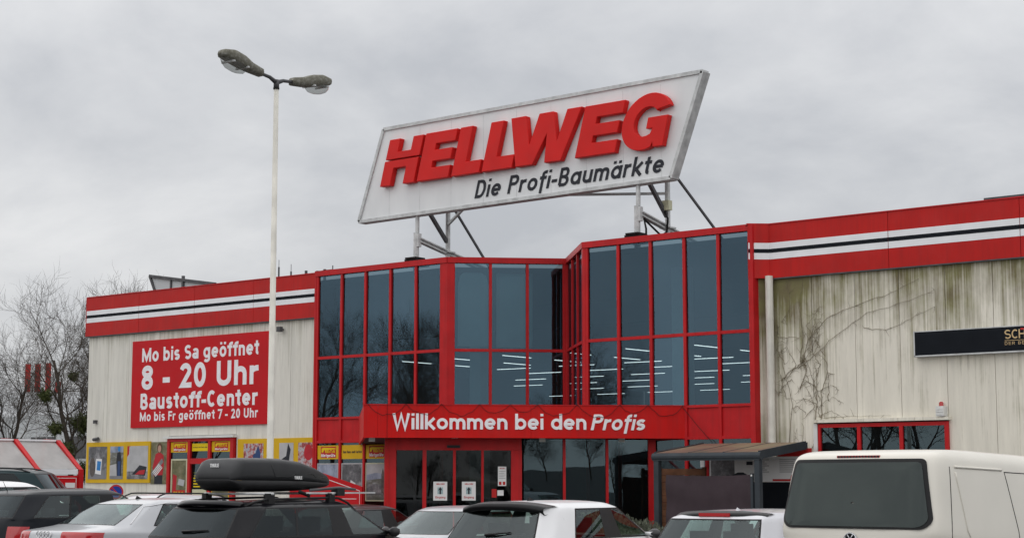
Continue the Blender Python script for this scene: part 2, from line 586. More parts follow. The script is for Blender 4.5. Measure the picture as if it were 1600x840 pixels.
def glyph(c, w, X, cw, alt=False):
    h = w / 2
    o = .66 * cw
    n = .60 * cw
    rx = (n - w) / 2
    ry = min(rx * 1.05, X * .42)
    def oval(W, cy, H):
        return (EL(W / 2, cy, W / 2 - h, H / 2 - h, 0, 360, 24)[:-1], 1)
    dots = lambda W: [([(W / 2 - .13 * cw - h * .3, X + .12), (W / 2 - .13 * cw - h * .3, X + .12 + w * .9)], 0), ([(W / 2 + .13 * cw + h * .3, X + .12), (W / 2 + .13 * cw + h * .3, X + .12 + w * .9)], 0)]
    if c == ' ': return [], .28 * cw
    if c == '-': return [([(0, .36), (.34 * cw, .36)], 0)], .34 * cw
    if c == '.': return [([(h, 0), (h, w)], 0)], w
    if c == 'o': return [oval(o, X / 2, X)], o
    if c == '\u00f6': return [oval(o, X / 2, X)] + dots(o), o
    if c == 'n' or c == 'h':
        return [([(h, 0), (h, X if c == 'n' else 1)], 0), (EL(n / 2, X - h - ry, rx, ry, 180, 0) + [(n - h, 0)], 0)], n
    if c == 'm':
        m = .94 * cw
        r1 = (m - w) / 4
        return [([(h, 0), (h, X)], 0), (EL(h + r1, X - h - ry, r1, ry, 180, 0) + [(h + 2 * r1, 0)], 0), (EL(h + 3 * r1, X - h - ry, r1, ry, 180, 0) + [(m - h, 0)], 0)], m
    if c == 'u':
        return [([(n - h, 0), (n - h, X)], 0), ([(h, X)] + EL(n / 2, h + ry, rx, ry, 180, 360), 0)], n
    if c == 'r':
        W = .42 * cw
        return [([(h, 0), (h, X)], 0), (EL(W * .95, X - h - ry * .9, W * .95 - h, ry * .9, 180, 88), 0)], W
    if c == 'i': return [([(h, 0), (h, X)], 0), ([(h, 1 - w * .9), (h, 1.0)], 0)], w
    if c == 'l': return [([(h, 0), (h, 1)], 0)], w
    if c == 't':
        tx = .10 * cw + h
        return [([(tx, X + .22), (tx, h + .1)] + EL(tx + .1, h + .1, .1, .1, 180, 270), 0), ([(0, X - h * .8), (.40 * cw, X - h * .8)], 0)], .40 * cw
    if c == 'f':
        tx = .10 * cw + h
        lo = -.22 if alt else 0
        return [([(tx, lo), (tx, 1 - h - .10)] + EL(tx + .16, 1 - h - .10, .16, .10, 180, 90) + [(tx + .20, 1 - h)], 0), ([(0, X - h * .8), (.42 * cw, X - h * .8)], 0)], .42 * cw
    if c == 'k':
        return [([(h, 0), (h, 1)], 0), ([(n - h * .6, X), (w * .9, X * .42)], 0), ([(w * 1.1, X * .55), (n - h * .4, 0)], 0)], n
    if c == 'e':
        return [([(h, X / 2), (o - h * .6, X / 2)], 0), (EL(o / 2, X / 2, o / 2 - h, X / 2 - h, 0, 318), 0)], o
    if c in 'a\u00e4':
        ex = dots(n) if c != 'a' else []
        if alt:
            return [oval(o, X / 2, X), ([(o - h, 0), (o - h, X)], 0)] + ex, o
        return [(EL(n / 2, X - h - ry * .8, rx, ry * .8, 160, 0) + [(n - h, 0)], 0), (EL(n / 2 - .01, X * .30, rx, X * .30 - h, 0, 360, 20)[:-1], 1)] + ex, n
    if c == 'b': return [oval(o, X / 2, X), ([(h, 0), (h, 1)], 0)], o
    if c == 'd': return [oval(o, X / 2, X), ([(o - h, 0), (o - h, 1)], 0)], o
    if c == 'g': return [oval(o, X / 2, X), ([(o - h, X), (o - h, -.06)] + EL(o / 2, -.06, o / 2 - h, .15, 0, -150), 0)], o
    if c == 'w':
        W = .9 * cw
        return [([(h, X), (W * .27, h * .6), (W * .5, X * .9), (W * .73, h * .6), (W - h, X)], 0)], W
    if c in 'sS':
        A = X if c == 's' else 1.0
        W = (.56 if c == 's' else .66) * cw
        r4 = (A - w) / 4
        return [(EL(W / 2, A - h - r4, W / 2 - h, r4, 30, 270) + EL(W / 2, h + r4, W / 2 - h, r4, 90, -150)[1:], 0)], W
    if c == 'M':
        m = .92 * cw
        return [([(h, 0), (h, 1)], 0), ([(m - h, 0), (m - h, 1)], 0), ([(h * .9, 1 - h * .6), (m / 2, h * 1.7), (m - h * .9, 1 - h * .6)], 0)], m
    if c == 'W':
        W = 1.02 * cw
        return [([(h * .9, 1), (W * .28, h * .4), (W * .5, 1 - h), (W * .72, h * .4), (W - h * .9, 1)], 0)], W
    if c == 'U': return [([(h, 1)] + EL(.35 * cw, .34, .35 * cw - h, .34 - h, 180, 360) + [(.7 * cw - h, 1)], 0)], .7 * cw
    if c == 'C': return [(EL(.36 * cw, .5, .36 * cw - h, .5 - h, 48, 312), 0)], .66 * cw
    if c == 'G': return [(EL(.36 * cw, .5, .36 * cw - h, .5 - h, 42, 350) + [(.72 * cw - h, .48), (.42 * cw, .48)], 0)], .72 * cw
    if c == 'D': return [([(h, h), (h, 1 - h), (.3 * cw, 1 - h)] + EL(.32 * cw, .5, .36 * cw - h, .5 - h, 90, -90) + [(.3 * cw, h)], 1)], .68 * cw
    if c == 'B':
        return [([(h, h), (h, 1 - h)] + EL(.34 * cw, .75 - h / 2 + .01, .26 * cw - h, .25 - h / 2, 90, -90), 0),
                (EL(.36 * cw, .26 + h * .25, .29 * cw - h, .26 - h * .75, 90, -90) + [(h, h)], 0), ([(h, .52), (.4 * cw, .52)], 0)], .65 * cw
    if c == 'P' or c == 'R':
        s = [([(h, 0), (h, 1)], 0), ([(h, 1 - h)] + EL(.36 * cw, .72, .28 * cw - h, .28 - h, 90, -90) + [(h, .44 + h)], 0)]
        if c == 'R':
            s.append(([(.34 * cw, .45), (.62 * cw - h * .3, 0)], 0))
        return s, .64 * cw
    if c == 'F': return [([(h, 0), (h, 1)], 0), ([(h, 1 - h), (.56 * cw, 1 - h)], 0), ([(h, .54), (.5 * cw, .54)], 0)], .56 * cw
    if c == 'E': return [([(h, 0), (h, 1)], 0), ([(h, 1 - h), (.58 * cw, 1 - h)], 0), ([(h, .5), (.53 * cw, .5)], 0), ([(h, h), (.58 * cw, h)], 0)], .58 * cw
    if c == 'L': return [([(h, 1), (h, h), (.54 * cw, h)], 0)], .54 * cw
    if c == 'I': return [([(h, 0), (h, 1)], 0)], w
    if c == 'H': return [([(h, 0), (h, 1)], 0), ([(.68 * cw - h, 0), (.68 * cw - h, 1)], 0), ([(h, .5), (.68 * cw - h, .5)], 0)], .68 * cw
    if c == 'T': return [([(.3 * cw, 0), (.3 * cw, 1)], 0), ([(0, 1 - h), (.6 * cw, 1 - h)], 0)], .6 * cw
    if c == 'V': return [([(h * .7, 1), (.32 * cw, h * .5), (.64 * cw - h * .7, 1)], 0)], .64 * cw
    if c == '8':
        W = .60 * cw
        return [(EL(W / 2, .74, W / 2 - h * 1.1, .26 - h, 0, 360, 20)[:-1], 1), (EL(W / 2, .26 + h * .3, W / 2 - h, .26 - h * .7, 0, 360, 20)[:-1], 1)], W
    if c == '0': return [oval(.60 * cw, .5, 1)], .60 * cw
    if c == '2':
        W = .58 * cw
        return [(EL(W / 2, .70, W / 2 - h, .30 - h, 170, -35) + [(h * 1.3, h), (W, h)], 0)], W
    if c == '7': return [([(0, 1 - h), (.56 * cw - h * .5, 1 - h), (.2 * cw, 0)], 0)], .56 * cw
    return [([(h, 0), (h, X)], 0)], w

def thick(pts, closed, w):
    """left and right outlines of a stroke with mitred corners"""
    q = [pts[0]]
    for p in pts[1:]:
        if math.hypot(p[0] - q[-1][0], p[1] - q[-1][1]) > 1e-4:
            q.append(p)
    if closed and math.hypot(q[0][0] - q[-1][0], q[0][1] - q[-1][1]) < 1e-4:
        q.pop()
    n = len(q)
    Ls, Rs = [], []
    for i in range(n):
        a = q[i - 1] if (i > 0 or closed) else None
        b = q[(i + 1) % n] if (i < n - 1 or closed) else None
        def nrm(p0, p1):
            dx, dy = p1[0] - p0[0], p1[1] - p0[1]
            l = math.hypot(dx, dy) or 1
            return (-dy / l, dx / l)
        if a is None: m = nrm(q[i], b); k = 1
        elif b is None: m = nrm(a, q[i]); k = 1
        else:
            n1, n2 = nrm(a, q[i]), nrm(q[i], b)
            mx, my = n1[0] + n2[0], n1[1] + n2[1]
            l = math.hypot(mx, my) or 1
            m = (mx / l, my / l)
            k = min(2.2, 1 / max(.2, m[0] * n1[0] + m[1] * n1[1]))
        Ls.append((q[i][0] + m[0] * k * w / 2, q[i][1] + m[1] * k * w / 2))
        Rs.append((q[i][0] - m[0] * k * w / 2, q[i][1] - m[1] * k * w / 2))
    return Ls, Rs

def lettering(name, txt, o, ux, height, width, mat, parent, w=.2, X=.72, cw=1.0, shear=0, gap=.1, depth=.012, alt=False, uz=(0, 0, 1), out=None, align='l'):
    """a line of flat lettering: o = left end of the baseline, fitted to the width"""
    ux, uz, o = Vector(ux).normalized(), Vector(uz).normalized(), Vector(o)
    out = Vector(out).normalized() if out is not None else ux.cross(uz).normalized()
    st, x = [], 0.0
    for c in txt:
        g, adv = glyph(c, w, X, cw, alt)
        for pts, cl in g:
            st.append(([(p[0] + x, p[1]) for p in pts], cl))
        x += adv + gap
    tot = x - gap
    sx = (width / height) / tot if width else 1.0
    mb = MB()
    for si, (pts, cl) in enumerate(st):
        L_, R_ = thick([(p[0] * sx, p[1]) for p in pts], cl, w * (.5 + .5 * min(1.15, sx)))
        d = out * (depth + .0006 * (si % 7))
        def P(p, k):
            return o + ux * ((p[0] + shear * p[1]) * height) + uz * (p[1] * height) + (d if k else Vector((0, 0, 0)))
        n = len(L_)
        vs = [P(p, 1) for p in L_] + [P(p, 1) for p in R_] + [P(p, 0) for p in L_] + [P(p, 0) for p in R_]
        fs = []
        for i in range(n if cl else n - 1):
            j = (i + 1) % n
            fs += [(n + i, n + j, j, i), (i, j, 2 * n + j, 2 * n + i), (n + j, n + i, 3 * n + i, 3 * n + j)]
        if not cl:
            fs += [(n, 0, 2 * n, 3 * n), (n - 1, 2 * n - 1, 4 * n - 1, 3 * n - 1)]
        mb.add(vs, fs)
    return mb.build(name, mat, parent)
# ------------------------------------------------------------------ ground
def lot_z(y):
    # the bays fall gently to a gutter in front of the pavement
    for (y0, z0), (y1, z1) in zip([(-900, 0), (-25, 0), (-18.5, -.07), (-15, -.2), (-11, -.22), (-9.3, -.03), (900, -.03)][:-1], [(-25, 0), (-18.5, -.07), (-15, -.2), (-11, -.22), (-9.3, -.03), (900, -.03)]):
        if y <= y1:
            return z0 + (z1 - z0) * (y - y0) / (y1 - y0)
lot_y = [-900, -400, -200, -100, -60, -40, -25, -21, -18.5, -15, -13, -11, -9.3, 0, 40, 100, 300, 900]
struct('car_park', MB().grid(lambda u, v: ((u - .5) * 1800, lot_y[round(v * 17)], lot_z(lot_y[round(v * 17)])), 8, 17), 'asphalt')
struct('pavement', MB().box(-52, -6, -9.0, 40, -.3, .12), 'pavers')
struct('kerb', MB().box(-52.15, -5.85, -9.16, -9.003, -.3, .13), 'kerb')
for i in range(16):
    tag(MB().grid(lambda u, v: (-33 + 2.55 * i + .1 * u, [-23.6, -21, -18.5, -15, -13, -11.2][round(v * 5)], lot_z([-23.6, -21, -18.5, -15, -13, -11.2][round(v * 5)]) + .006), 1, 5).build('bay_line', 'paint_line'), None, None, kind='structure')

# ------------------------------------------------------------------ the store
store = thing('hardware_store', 'large hardware store with red framed glass entrance block between two pale panelled wings', 'building', (-31, 0, 0))
def part(name, mb, mat, parent=None, smooth=False):
    return mb.build(name, mat, parent or store, smooth)
V = Vector

# shell and interior
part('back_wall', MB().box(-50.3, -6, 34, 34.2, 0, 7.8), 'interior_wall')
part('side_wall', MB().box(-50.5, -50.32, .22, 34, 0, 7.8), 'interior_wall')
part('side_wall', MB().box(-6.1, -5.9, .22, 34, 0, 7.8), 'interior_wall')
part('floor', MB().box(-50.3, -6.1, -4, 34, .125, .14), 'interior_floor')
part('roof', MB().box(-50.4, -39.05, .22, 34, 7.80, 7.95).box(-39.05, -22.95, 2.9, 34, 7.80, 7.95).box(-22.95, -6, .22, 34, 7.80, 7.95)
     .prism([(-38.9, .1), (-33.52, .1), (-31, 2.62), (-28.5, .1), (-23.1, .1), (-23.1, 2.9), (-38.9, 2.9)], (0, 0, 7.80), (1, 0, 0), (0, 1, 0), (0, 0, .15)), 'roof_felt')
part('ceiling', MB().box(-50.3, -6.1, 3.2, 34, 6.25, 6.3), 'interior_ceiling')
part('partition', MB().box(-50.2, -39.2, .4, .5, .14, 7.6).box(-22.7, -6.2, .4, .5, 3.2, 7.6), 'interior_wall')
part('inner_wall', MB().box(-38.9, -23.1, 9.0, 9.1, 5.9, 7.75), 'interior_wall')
part('column', MB().box(-27.4, -26.95, 2.6, 3.05, .14, 7.7), 'interior_pale')
part('column', MB().box(-34.9, -34.45, 2.6, 3.05, .14, 7.7), 'interior_pale')
part('added_pale_sheet', MB().prism([(.06, 5.62), (.98, 5.62), (.98, 7.4), (.9, 7.7), (.7, 7.85), (.3, 7.85), (.12, 7.7), (.06, 7.4)], (-33.42, .24, 0), (.7071, .7071, 0), (0, 0, 1), (-.01, .01, 0)), 'interior_pale')  # rounded pale sheet added to brighten the centre pane like reflected sky
part('added_pale_sheet', MB().obox((-32.62, 1.14, 5.6), (.76, .76, 0), (-.01, .01, 0), (0, 0, 2.3)), 'interior_pale')  # second sheet, added for the same brighter reflection in the glass
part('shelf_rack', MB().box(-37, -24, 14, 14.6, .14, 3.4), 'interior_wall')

# left wing: sheet panels
def wall_run(xs, z0, z1, mat, y0=.10, y1=.17):
    for a, b in zip(xs[:-1], xs[1:]):
        part('wall_panel', MB().box(a + .006, b - .006, y0, y1, z0, z1), mat)
def lin(a, b, n):
    return [a + (b - a) * i / n for i in range(n + 1)]
wall_run(lin(-50.55, -46.06, 4), .12, 6.9, 'wall_sheet')
wall_run(lin(-46.06, -42.70, 3), 3.22, 6.9, 'wall_sheet')
wall_run(lin(-42.70, -38.98, 3), .12, 6.9, 'wall_sheet')
part('wall_backing', MB().box(-50.5, -46.06, .18, .22, 0, 7.8).box(-46.06, -42.70, .18, .22, 3.2, 7.8).box(-42.70, -39.0, .18, .22, 0, 7.8), 'roof_felt')
part('wall_end', MB().box(-50.57, -50.50, .23, 34, 0, 6.9), 'wall_sheet')

def fascia(x0, x1, n, y=0.0):
    for a, b in zip(lin(x0, x1, n)[:-1], lin(x0, x1, n)[1:]):
        p = part('fascia_panel', MB().box(a + .006, b - .006, y, y + .16, 6.80, 8.17), 'red_panel')
        part('white_stripe', MB().box(a + .008, b - .008, y - .004, y, 7.28, 7.70), 'white_stripe', p)
        part('black_stripe', MB().box(a + .004, b - .004, y - .008, y - .004, 7.445, 7.545), 'black_stripe', p)
    part('fascia_coping', MB().box(x0, x1, y - .02, y + .3, 8.172, 8.20), 'red_frame')
    part('fascia_flashing', MB().box(x0, x1, y + .002, y + .12, 6.77, 6.797), 'dark_steel')
fascia(-50.62, -39.0, 4)
part('fascia_end', MB().box(-50.66, -50.622, .0, 6, 6.80, 8.17), 'red_panel')

# right wing
xs = [-22.7 + 1.19 * i for i in range(15)]
wall_run(xs[:2], .12, 6.9, 'wall_stained')
wall_run(xs[1:5], 3.20, 6.9, 'wall_stained')
wall_run(xs[1:5], .12, .95, 'wall_stained')
wall_run(xs[4:], .12, 6.9, 'wall_stained')
part('wall_backing', MB().box(-22.7, -21.5, .18, .22, 0, 7.8).box(-21.5, -17.9, .18, .22, 3.2, 7.8).box(-21.5, -17.9, .18, .22, 0, .95).box(-17.9, -6, .18, .22, 0, 7.8), 'roof_felt')
fascia(-22.655, -6.0, 5)
fc = part('fascia_corner', MB().obox((-23.04, -.36, 6.80), (.395, .355, 0), (-.07, .08, 0), (0, 0, 1.37)), 'red_panel')
part('white_stripe', MB().obox((-23.037, -.363, 7.28), (.395, .355, 0), (-.003, .003, 0), (0, 0, .42)), 'white_stripe', fc)
part('black_stripe', MB().obox((-23.034, -.366, 7.445), (.395, .355, 0), (-.003, .003, 0), (0, 0, .10)), 'black_stripe', fc)
part('fascia_coping', MB().obox((-23.06, -.38, 8.172), (.42, .37, 0), (-.2, .22, 0), (0, 0, .03)), 'red_frame')
part('wall_return', MB().obox((-23.02, -.16, .12), (.32, .27, 0), (-.07, .08, 0), (0, 0, 6.68)), 'wall_stained')
part('roof_edge', MB().box(-16.85, -10, .0, .4, 8.203, 8.25), 'dark_steel')

# glazed entrance block
def run(P0, P1):
    P0, P1 = V((*P0, 0)), V((*P1, 0))
    d = P1 - P0
    u = d.normalized()
    return P0, u, u.cross(V((0, 0, 1))), d.length
ZT, ZM, ZB = 8.06, 5.50, 3.66
def bar(name, P0, u, n, s0, s1, z0, z1, d0=-.03, d1=.06, mat='red_frame', parent=None):
    """box on a wall run: s along, d outwards"""
    return part(name, MB().obox(P0 + u * s0 + n * d0 + V((0, 0, z0)), u * (s1 - s0), n * (d1 - d0), V((0, 0, z1 - z0))), mat, parent)
rng = random.Random(3)
def pane(P0, u, n, s0, s1, z0, z1, mat='facade_glass', name='pane', tilt=1.0):
    ty, tx = rng.uniform(-.007, .007) * tilt, rng.uniform(-.006, .006) * tilt
    c = P0 + u * (s0 + s1) / 2 + V((0, 0, (z0 + z1) / 2))
    hu, hz = (s1 - s0) / 2, (z1 - z0) / 2
    uu = (u + n * ty).normalized()
    zz_ = (V((0, 0, 1)) + n * tx).normalized()
    nn = uu.cross(zz_)
    return part(name, MB().obox(c - uu * hu - zz_ * hz - nn * .006, uu * hu * 2, zz_ * hz * 2, nn * .012), mat)
def curtain(P0, P1, marks, mw=.085, post=(True, True), sill=True, ext=(0, 0)):
    P, u, n, L = run(P0, P1)
    for i, s in enumerate(marks):
        w = mw
        bar('mullion', P, u, n, s - w / 2, s + w / 2, ZB, ZT)
    for a, b in zip(marks[:-1], marks[1:]):
        pane(P, u, n, a + mw / 2, b - mw / 2, ZM + .042, ZT)
        pane(P, u, n, a + mw / 2, b - mw / 2, ZB, ZM - .042)
        bar('transom', P, u, n, a + mw / 2 + .002, b - mw / 2 - .002, ZM - .042, ZM + .042, -.028, .055)
        bar('sill', P, u, n, a + mw / 2 + .002, b - mw / 2 - .002, ZB - .07, ZB, -.028, .055)
    bar('parapet_cap', P, u, n, ext[0], L - ext[1], ZT + .002, 8.23, -.16, .09)
    return P, u, n, L
LX = [-38.90, -37.85, -36.83, -35.79, -34.75, -33.735]
A0, N0, B0_, E0 = (-33.52, 0), (-31.01, 2.51), (-28.50, 0), (-23.05, 0)
PL, uL, nL, LL = curtain((-39.0, 0), A0, [x + 39.0 for x in LX], ext=(0, -.03))
LN = math.hypot(2.51, 2.51)
PC, uC, nC, _ = curtain(A0, N0, [.16, .16 + 1.09, .16 + 2.18, LN - .12], ext=(-.02, .07))
PD, uD, nD, _ = curtain(N0, B0_, [.12, LN - .16 - 2.18, LN - .16 - 1.09, LN - .16], ext=(.07, -.02))
RX = [-28.40, -27.34, -26.28, -25.205, -24.15, -23.11]
PR, uR, nR, LR = curtain(B0_, E0, [x + 28.50 for x in RX], ext=(-.03, 0))
part('corner_post', MB().prism([(-33.69, -.065), (-33.49, -.065), (-33.345, .08), (-33.40, .15), (-33.69, .10)], (0, 0, ZB - .1), (1, 0, 0), (0, 1, 0), (0, 0, ZT - ZB + .1)), 'red_frame')
part('corner_post', MB().prism([(-28.44, -.065), (-28.53, -.065), (-28.675, .08), (-28.62, .15), (-28.44, .10)], (0, 0, ZB - .1), (1, 0, 0), (0, 1, 0), (0, 0, ZT - ZB + .1)), 'red_frame')
part('corner_post', MB().prism([(-31.09, 2.40), (-31.01, 2.32), (-30.93, 2.40), (-31.01, 2.55)], (0, 0, ZB - .1), (1, 0, 0), (0, 1, 0), (0, 0, ZT - ZB + .1)), 'red_frame')
part('end_post', MB().box(-23.065, -22.93, -.34, .06, .12, 8.16), 'red_frame')
part('end_post', MB().box(-39.02, -38.945, -.07, .1, .12, 8.16), 'red_frame')
# red band below the upper glazing, and the ground floor of the two flanks
for a, b in zip(LX[:-1], LX[1:]):
    part('spandrel_panel', MB().box(a + .045, b - .045, -.01, .05, 2.95, 3.585), 'red_frame')
    part('transom', MB().box(a + .045, b - .045, -.055, .03, 2.87, 2.948), 'red_frame')
for x in LX:
    part('mullion', MB().box(x - .042, x + .042, -.06, .03, .12, 3.655), 'red_frame')
for a, b in zip(RX[:-1], RX[1:]):
    part('spandrel_panel', MB().box(a + .045, b - .045, -.01, .05, 2.85, 3.585), 'red_frame')
    part('transom', MB().box(a + .045, b - .045, -.055, .03, 2.77, 2.848), 'red_frame')
    pane(V((a, 0, 0)), V((1, 0, 0)), V((0, -1, 0)), .045, b - a - .045, .2, 2.765, 'ground_glass')
for x in RX:
    part('mullion', MB().box(x - .042, x + .042, -.06, .03, .12, 3.655), 'red_frame')
# ground floor, left flank: hire shop windows
for i, (a, b) in enumerate(zip(LX[:-1], LX[1:])):
    pane(V((a, 0, 0)), V((1, 0, 0)), V((0, -1, 0)), .045, b - a - .045, .2, 2.865, 'ground_glass')

# diagonal vestibule in the notch
F0, F1 = (-31.10, -4.89), (-26.21, 0)
PV, uV, nV, LV = run(F0, F1)
sv = lambda X: (X + 31.10) * math.sqrt(2)
bar('corner_column', PV, uV, nV, -.20, .10, .12, 2.80, -.05, .09)
bar('corner_column', PV, uV, nV, -.13, -.09, .12, 2.80, .09, .12, 'red_panel')
bar('door_header', PV, uV, nV, .10, sv(-28.72), 2.50, 2.80, -.05, .06)
bar('sensor_box', PV, uV, nV, sv(-30.1), sv(-29.86), 2.56, 2.63, .062, .13, 'black_plastic')
dm = [(-31.02, -30.545), (-30.475, -29.985), (-29.935, -29.465), (-29.42, -28.915)]
for a, b in zip(dm[:-1], dm[1:]):
    bar('door_stile', PV, uV, nV, sv(a[1]), sv(b[0]), .12, 2.498, -.04, .05)
bar('door_stile', PV, uV, nV, sv(-28.915), sv(-28.715), .12, 2.498, -.05, .08)
for a, b in dm:
    pane(PV, uV, nV, sv(a), sv(b), .2, 2.498, 'door_glass', 'door_pane')
    bar('door_rail', PV, uV, nV, sv(a) + .002, sv(b) - .002, .12, .2, -.03, .03)
wm_ = [-28.70, -27.925, -27.125, -26.33]
for a, b in zip(wm_[:-1], wm_[1:]):
    pane(PV, uV, nV, sv(a) + .035, sv(b) - .035, .2, 2.79, 'ground_glass')
for x in wm_[1:-1]:
    bar('mullion', PV, uV, nV, sv(x) - .035, sv(x) + .035, .12, 2.795, -.03, .06)
bar('corner_column', PV, uV, nV, sv(-26.33) - .03, sv(-26.21), .12, 2.795, -.05, .07)
PS, uS, nS, LS_ = run((-35.95, -.08), F0)
bar('vestibule_side', PS, uS, nS, .02, LS_ - .12, .12, 2.79, -.06, 0, 'red_frame')

# canopy with the welcome banner
canopy = thing('entrance_canopy', 'red canopy with white welcome lettering jutting out diagonally over the doors', 'canopy', (-30, -3, 2.8))
K0, K1 = (-31.12, -5.95), (-25.22, -.05)
PK, uK, nK, LK = run(K0, K1)
for a, b in ((0, .36), (.366, 4.3), (4.306, LK)):
    bar('banner_panel', PK, uK, nK, a, b, 2.80, 3.635, -.06, 0, 'red_banner', canopy)
PQ, uQ, nQ, LQ = run((-37.02, -.07), K0)
bar('side_panel', PQ, uQ, nQ, 0, LQ - .07, 2.80, 3.635, -.06, 0, 'red_banner', canopy)
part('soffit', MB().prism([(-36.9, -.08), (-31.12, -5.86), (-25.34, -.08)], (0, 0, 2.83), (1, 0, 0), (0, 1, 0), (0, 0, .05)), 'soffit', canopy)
part('deck', MB().prism([(-36.9, -.08), (-31.12, -5.86), (-25.34, -.08)], (0, 0, 3.54), (1, 0, 0), (0, 1, 0), (0, 0, .04)), 'roof_felt', canopy)
bar('edge_trim', PK, uK, nK, -.02, LK, 3.637, 3.66, -.07, .015, 'red_frame', canopy)
tK = lambda X: (X + 31.12) * math.sqrt(2)
lettering('lettering', 'Willkommen bei den', PK + uK * tK(-30.60) + V((0, 0, 3.02)), uK, .405, tK(-27.06) - tK(-30.60), 'white_print', canopy, w=.175, X=.70, cw=1.0, gap=.085, depth=.02, alt=True)
lettering('lettering', 'Profis', PK + uK * tK(-26.98) + V((0, 0, 3.01)), uK, .405, tK(-25.99) - tK(-26.98), 'white_print', canopy, w=.175, X=.70, cw=1.0, gap=.085, depth=.02, alt=True, shear=.22)
for s0 in (.05, 2.2, 4.5, 6.6):
    part('lamp_clip', MB().obox(PK + uK * (s0 + .1) - nK * .8 + V((0, 0, 2.72)), uK * .16, nK * .1, V((0, 0, .1))), 'white_plastic', canopy)
cab = thing('light_garland', 'thin black cable of a light garland looping along the red canopy banner', 'cable', tuple(PK + V((0, 0, 3.6))))
rc = random.Random(5)
x = .1
while x < LK - .3:
    w_ = rc.uniform(.7, 1.15)
    e = min(LK - .05, x + w_)
    pts = [PK + uK * (x + (e - x) * t) + nK * .03 + V((0, 0, 3.665 - .36 * math.sin(math.pi * t) ** .8 * (w_ / 1.1) * rc.uniform(.8, 1.0))) for t in [i / 10 for i in range(11)]]
    part('cable', MB().tube(pts, .006, 4), 'black_rubber', cab)
    x = e
part('cable', MB().tube([PK + uK * .6 + nK * .03 + V((0, 0, 3.66)), PK + uK * .6 + nK * .035 + V((0, 0, 2.8))], .006, 4), 'black_rubber', cab)
part('cable', MB().tube([(-25.3, -.1, 3.64), (-24.8, -.09, 3.1), (-24.3, -.08, 2.6), (-23.9, -.08, 2.3)], .007, 4), 'black_rubber', cab)

# ------------------------------------------------------------------ roof sign
sg = thing('roof_sign', 'huge slanted white roof sign with raised red HELLWEG letters above the entrance', 'sign', (-31, .5, 8.2))
SC = [(-37.515, 9.70), (-25.85, 9.785), (-24.79, 12.545), (-36.483, 12.485)]
part('panel', MB().prism(SC, (0, .35, 0), (1, 0, 0), (0, 0, 1), (0, .26, 0)), 'sign_white', sg)
def inner(k):
    cx, cz = -31.15, 11.13
    return SC
fr = MB()
for a, b in zip(SC, SC[1:] + SC[:1]):
    fr.beam((a[0], .47, a[1]), (b[0], .47, b[1]), .34, .10, (0, 1, 0)) if False else fr.beam((a[0], .47, a[1]), (b[0], .47, b[1]), .10, .34, (0, 1, 0))
part('frame', fr, 'grey_steel', sg)
for i in range(1, 10):
    x = -37.5 + 1.26 * i
    zb = 9.76 + .007 * (x + 37.5)
    part('panel_joint', MB().box(x - .003, x + .003, .346, .3495, zb, 10.6 if x < -36 else 12.4), 'grey_steel', sg)
part('backing', MB().prism([(p[0], p[1] + (.05 if i < 2 else -.05)) for i, p in enumerate(SC)], (0, .62, 0), (1, 0, 0), (0, 0, 1), (0, .02, 0)), 'dark_steel', sg)
H_, Z0_, SH = 1.42, 10.655, .27
def letter(name, poly, x0, sh=SH):
    """outline in metres from the baseline's left end, leaned to the right"""
    o = MB().prism([(x0 + px_ + sh * pz, Z0_ + pz) for px_, pz in poly], (0, .13, 0), (1, 0, 0), (0, 0, 1), (0, .20, 0)).build(name, 'red_letter', sg)
    bv = o.modifiers.new('bevel', 'BEVEL')
    bv.width = .012
    bv.segments = 1
    bv.limit_method = 'ANGLE'
    return o
t = .40
letter('letter_h', [(0, 0), (.42, 0), (.42, .52), (.94, .52), (.94, 0), (1.40, 0), (1.40, .755), (0, .755)], -36.44)
letter('letter_h', [(0, .80), (1.40, .80), (1.40, 1.41), (.98, 1.41), (.98, 1.01), (.44, 1.01), (.44, 1.41), (0, 1.41)], -36.44, .29)
Epoly = lambda W: [(0, 0), (W, 0), (W, .36), (.50, .36), (.50, .55), (W * .96, .55), (W * .96, .88), (.50, .88), (.50, 1.07), (W, 1.07), (W, 1.42), (0, 1.42)]
Lpoly = lambda W: [(0, 0), (W, 0), (W, .38), (.48, .38), (.48, 1.42), (0, 1.42)]
letter('letter_e', Epoly(1.26), -34.92)
letter('letter_l', Lpoly(1.08), -33.54)
letter('letter_l', Lpoly(1.14), -32.36)
letter('letter_w', [(0, 0), (.62, 0), (1.02, .82), (1.05, 0), (1.64, 0), (2.18, 1.44), (1.66, 1.44), (1.42, .58), (1.17, 1.44), (.66, 1.44), (.42, .58), (.17, 1.44), (-.38, 1.44)], -31.08, .16)
letter('letter_e', Epoly(1.38), -28.94)
def gpoly():
    cx, cz = .82, .72
    p = []
    for i in range(0, 27):                       # outer bow from the upper right, over the top, round to the lower right
        a = R(28 + (292 - 28) * i / 26)
        p.append((cx + .80 * math.cos(a), cz + .77 * math.sin(a)))
    p += [(1.16, .13), (1.20, .0), (1.52, .0), (1.52, .82), (.86, .82), (.86, .52), (1.08, .52)]
    for i in range(0, 17):
        a = R(300 - (300 - 38) * i / 16)
        p.append((cx + .40 * math.cos(a), cz + .40 * math.sin(a)))
    p += [(1.12, 1.01)]
    return p
letter('letter_g', gpoly(), -27.50, .25)
lettering('slogan', 'Die Profi-Baum\u00e4rkte', (-32.80, .345, 9.945), (1, 0, .004), .52, 6.68, 'dark_print', sg, w=.155, X=.68, cw=.86, gap=.10, depth=.012, alt=True, shear=.27)
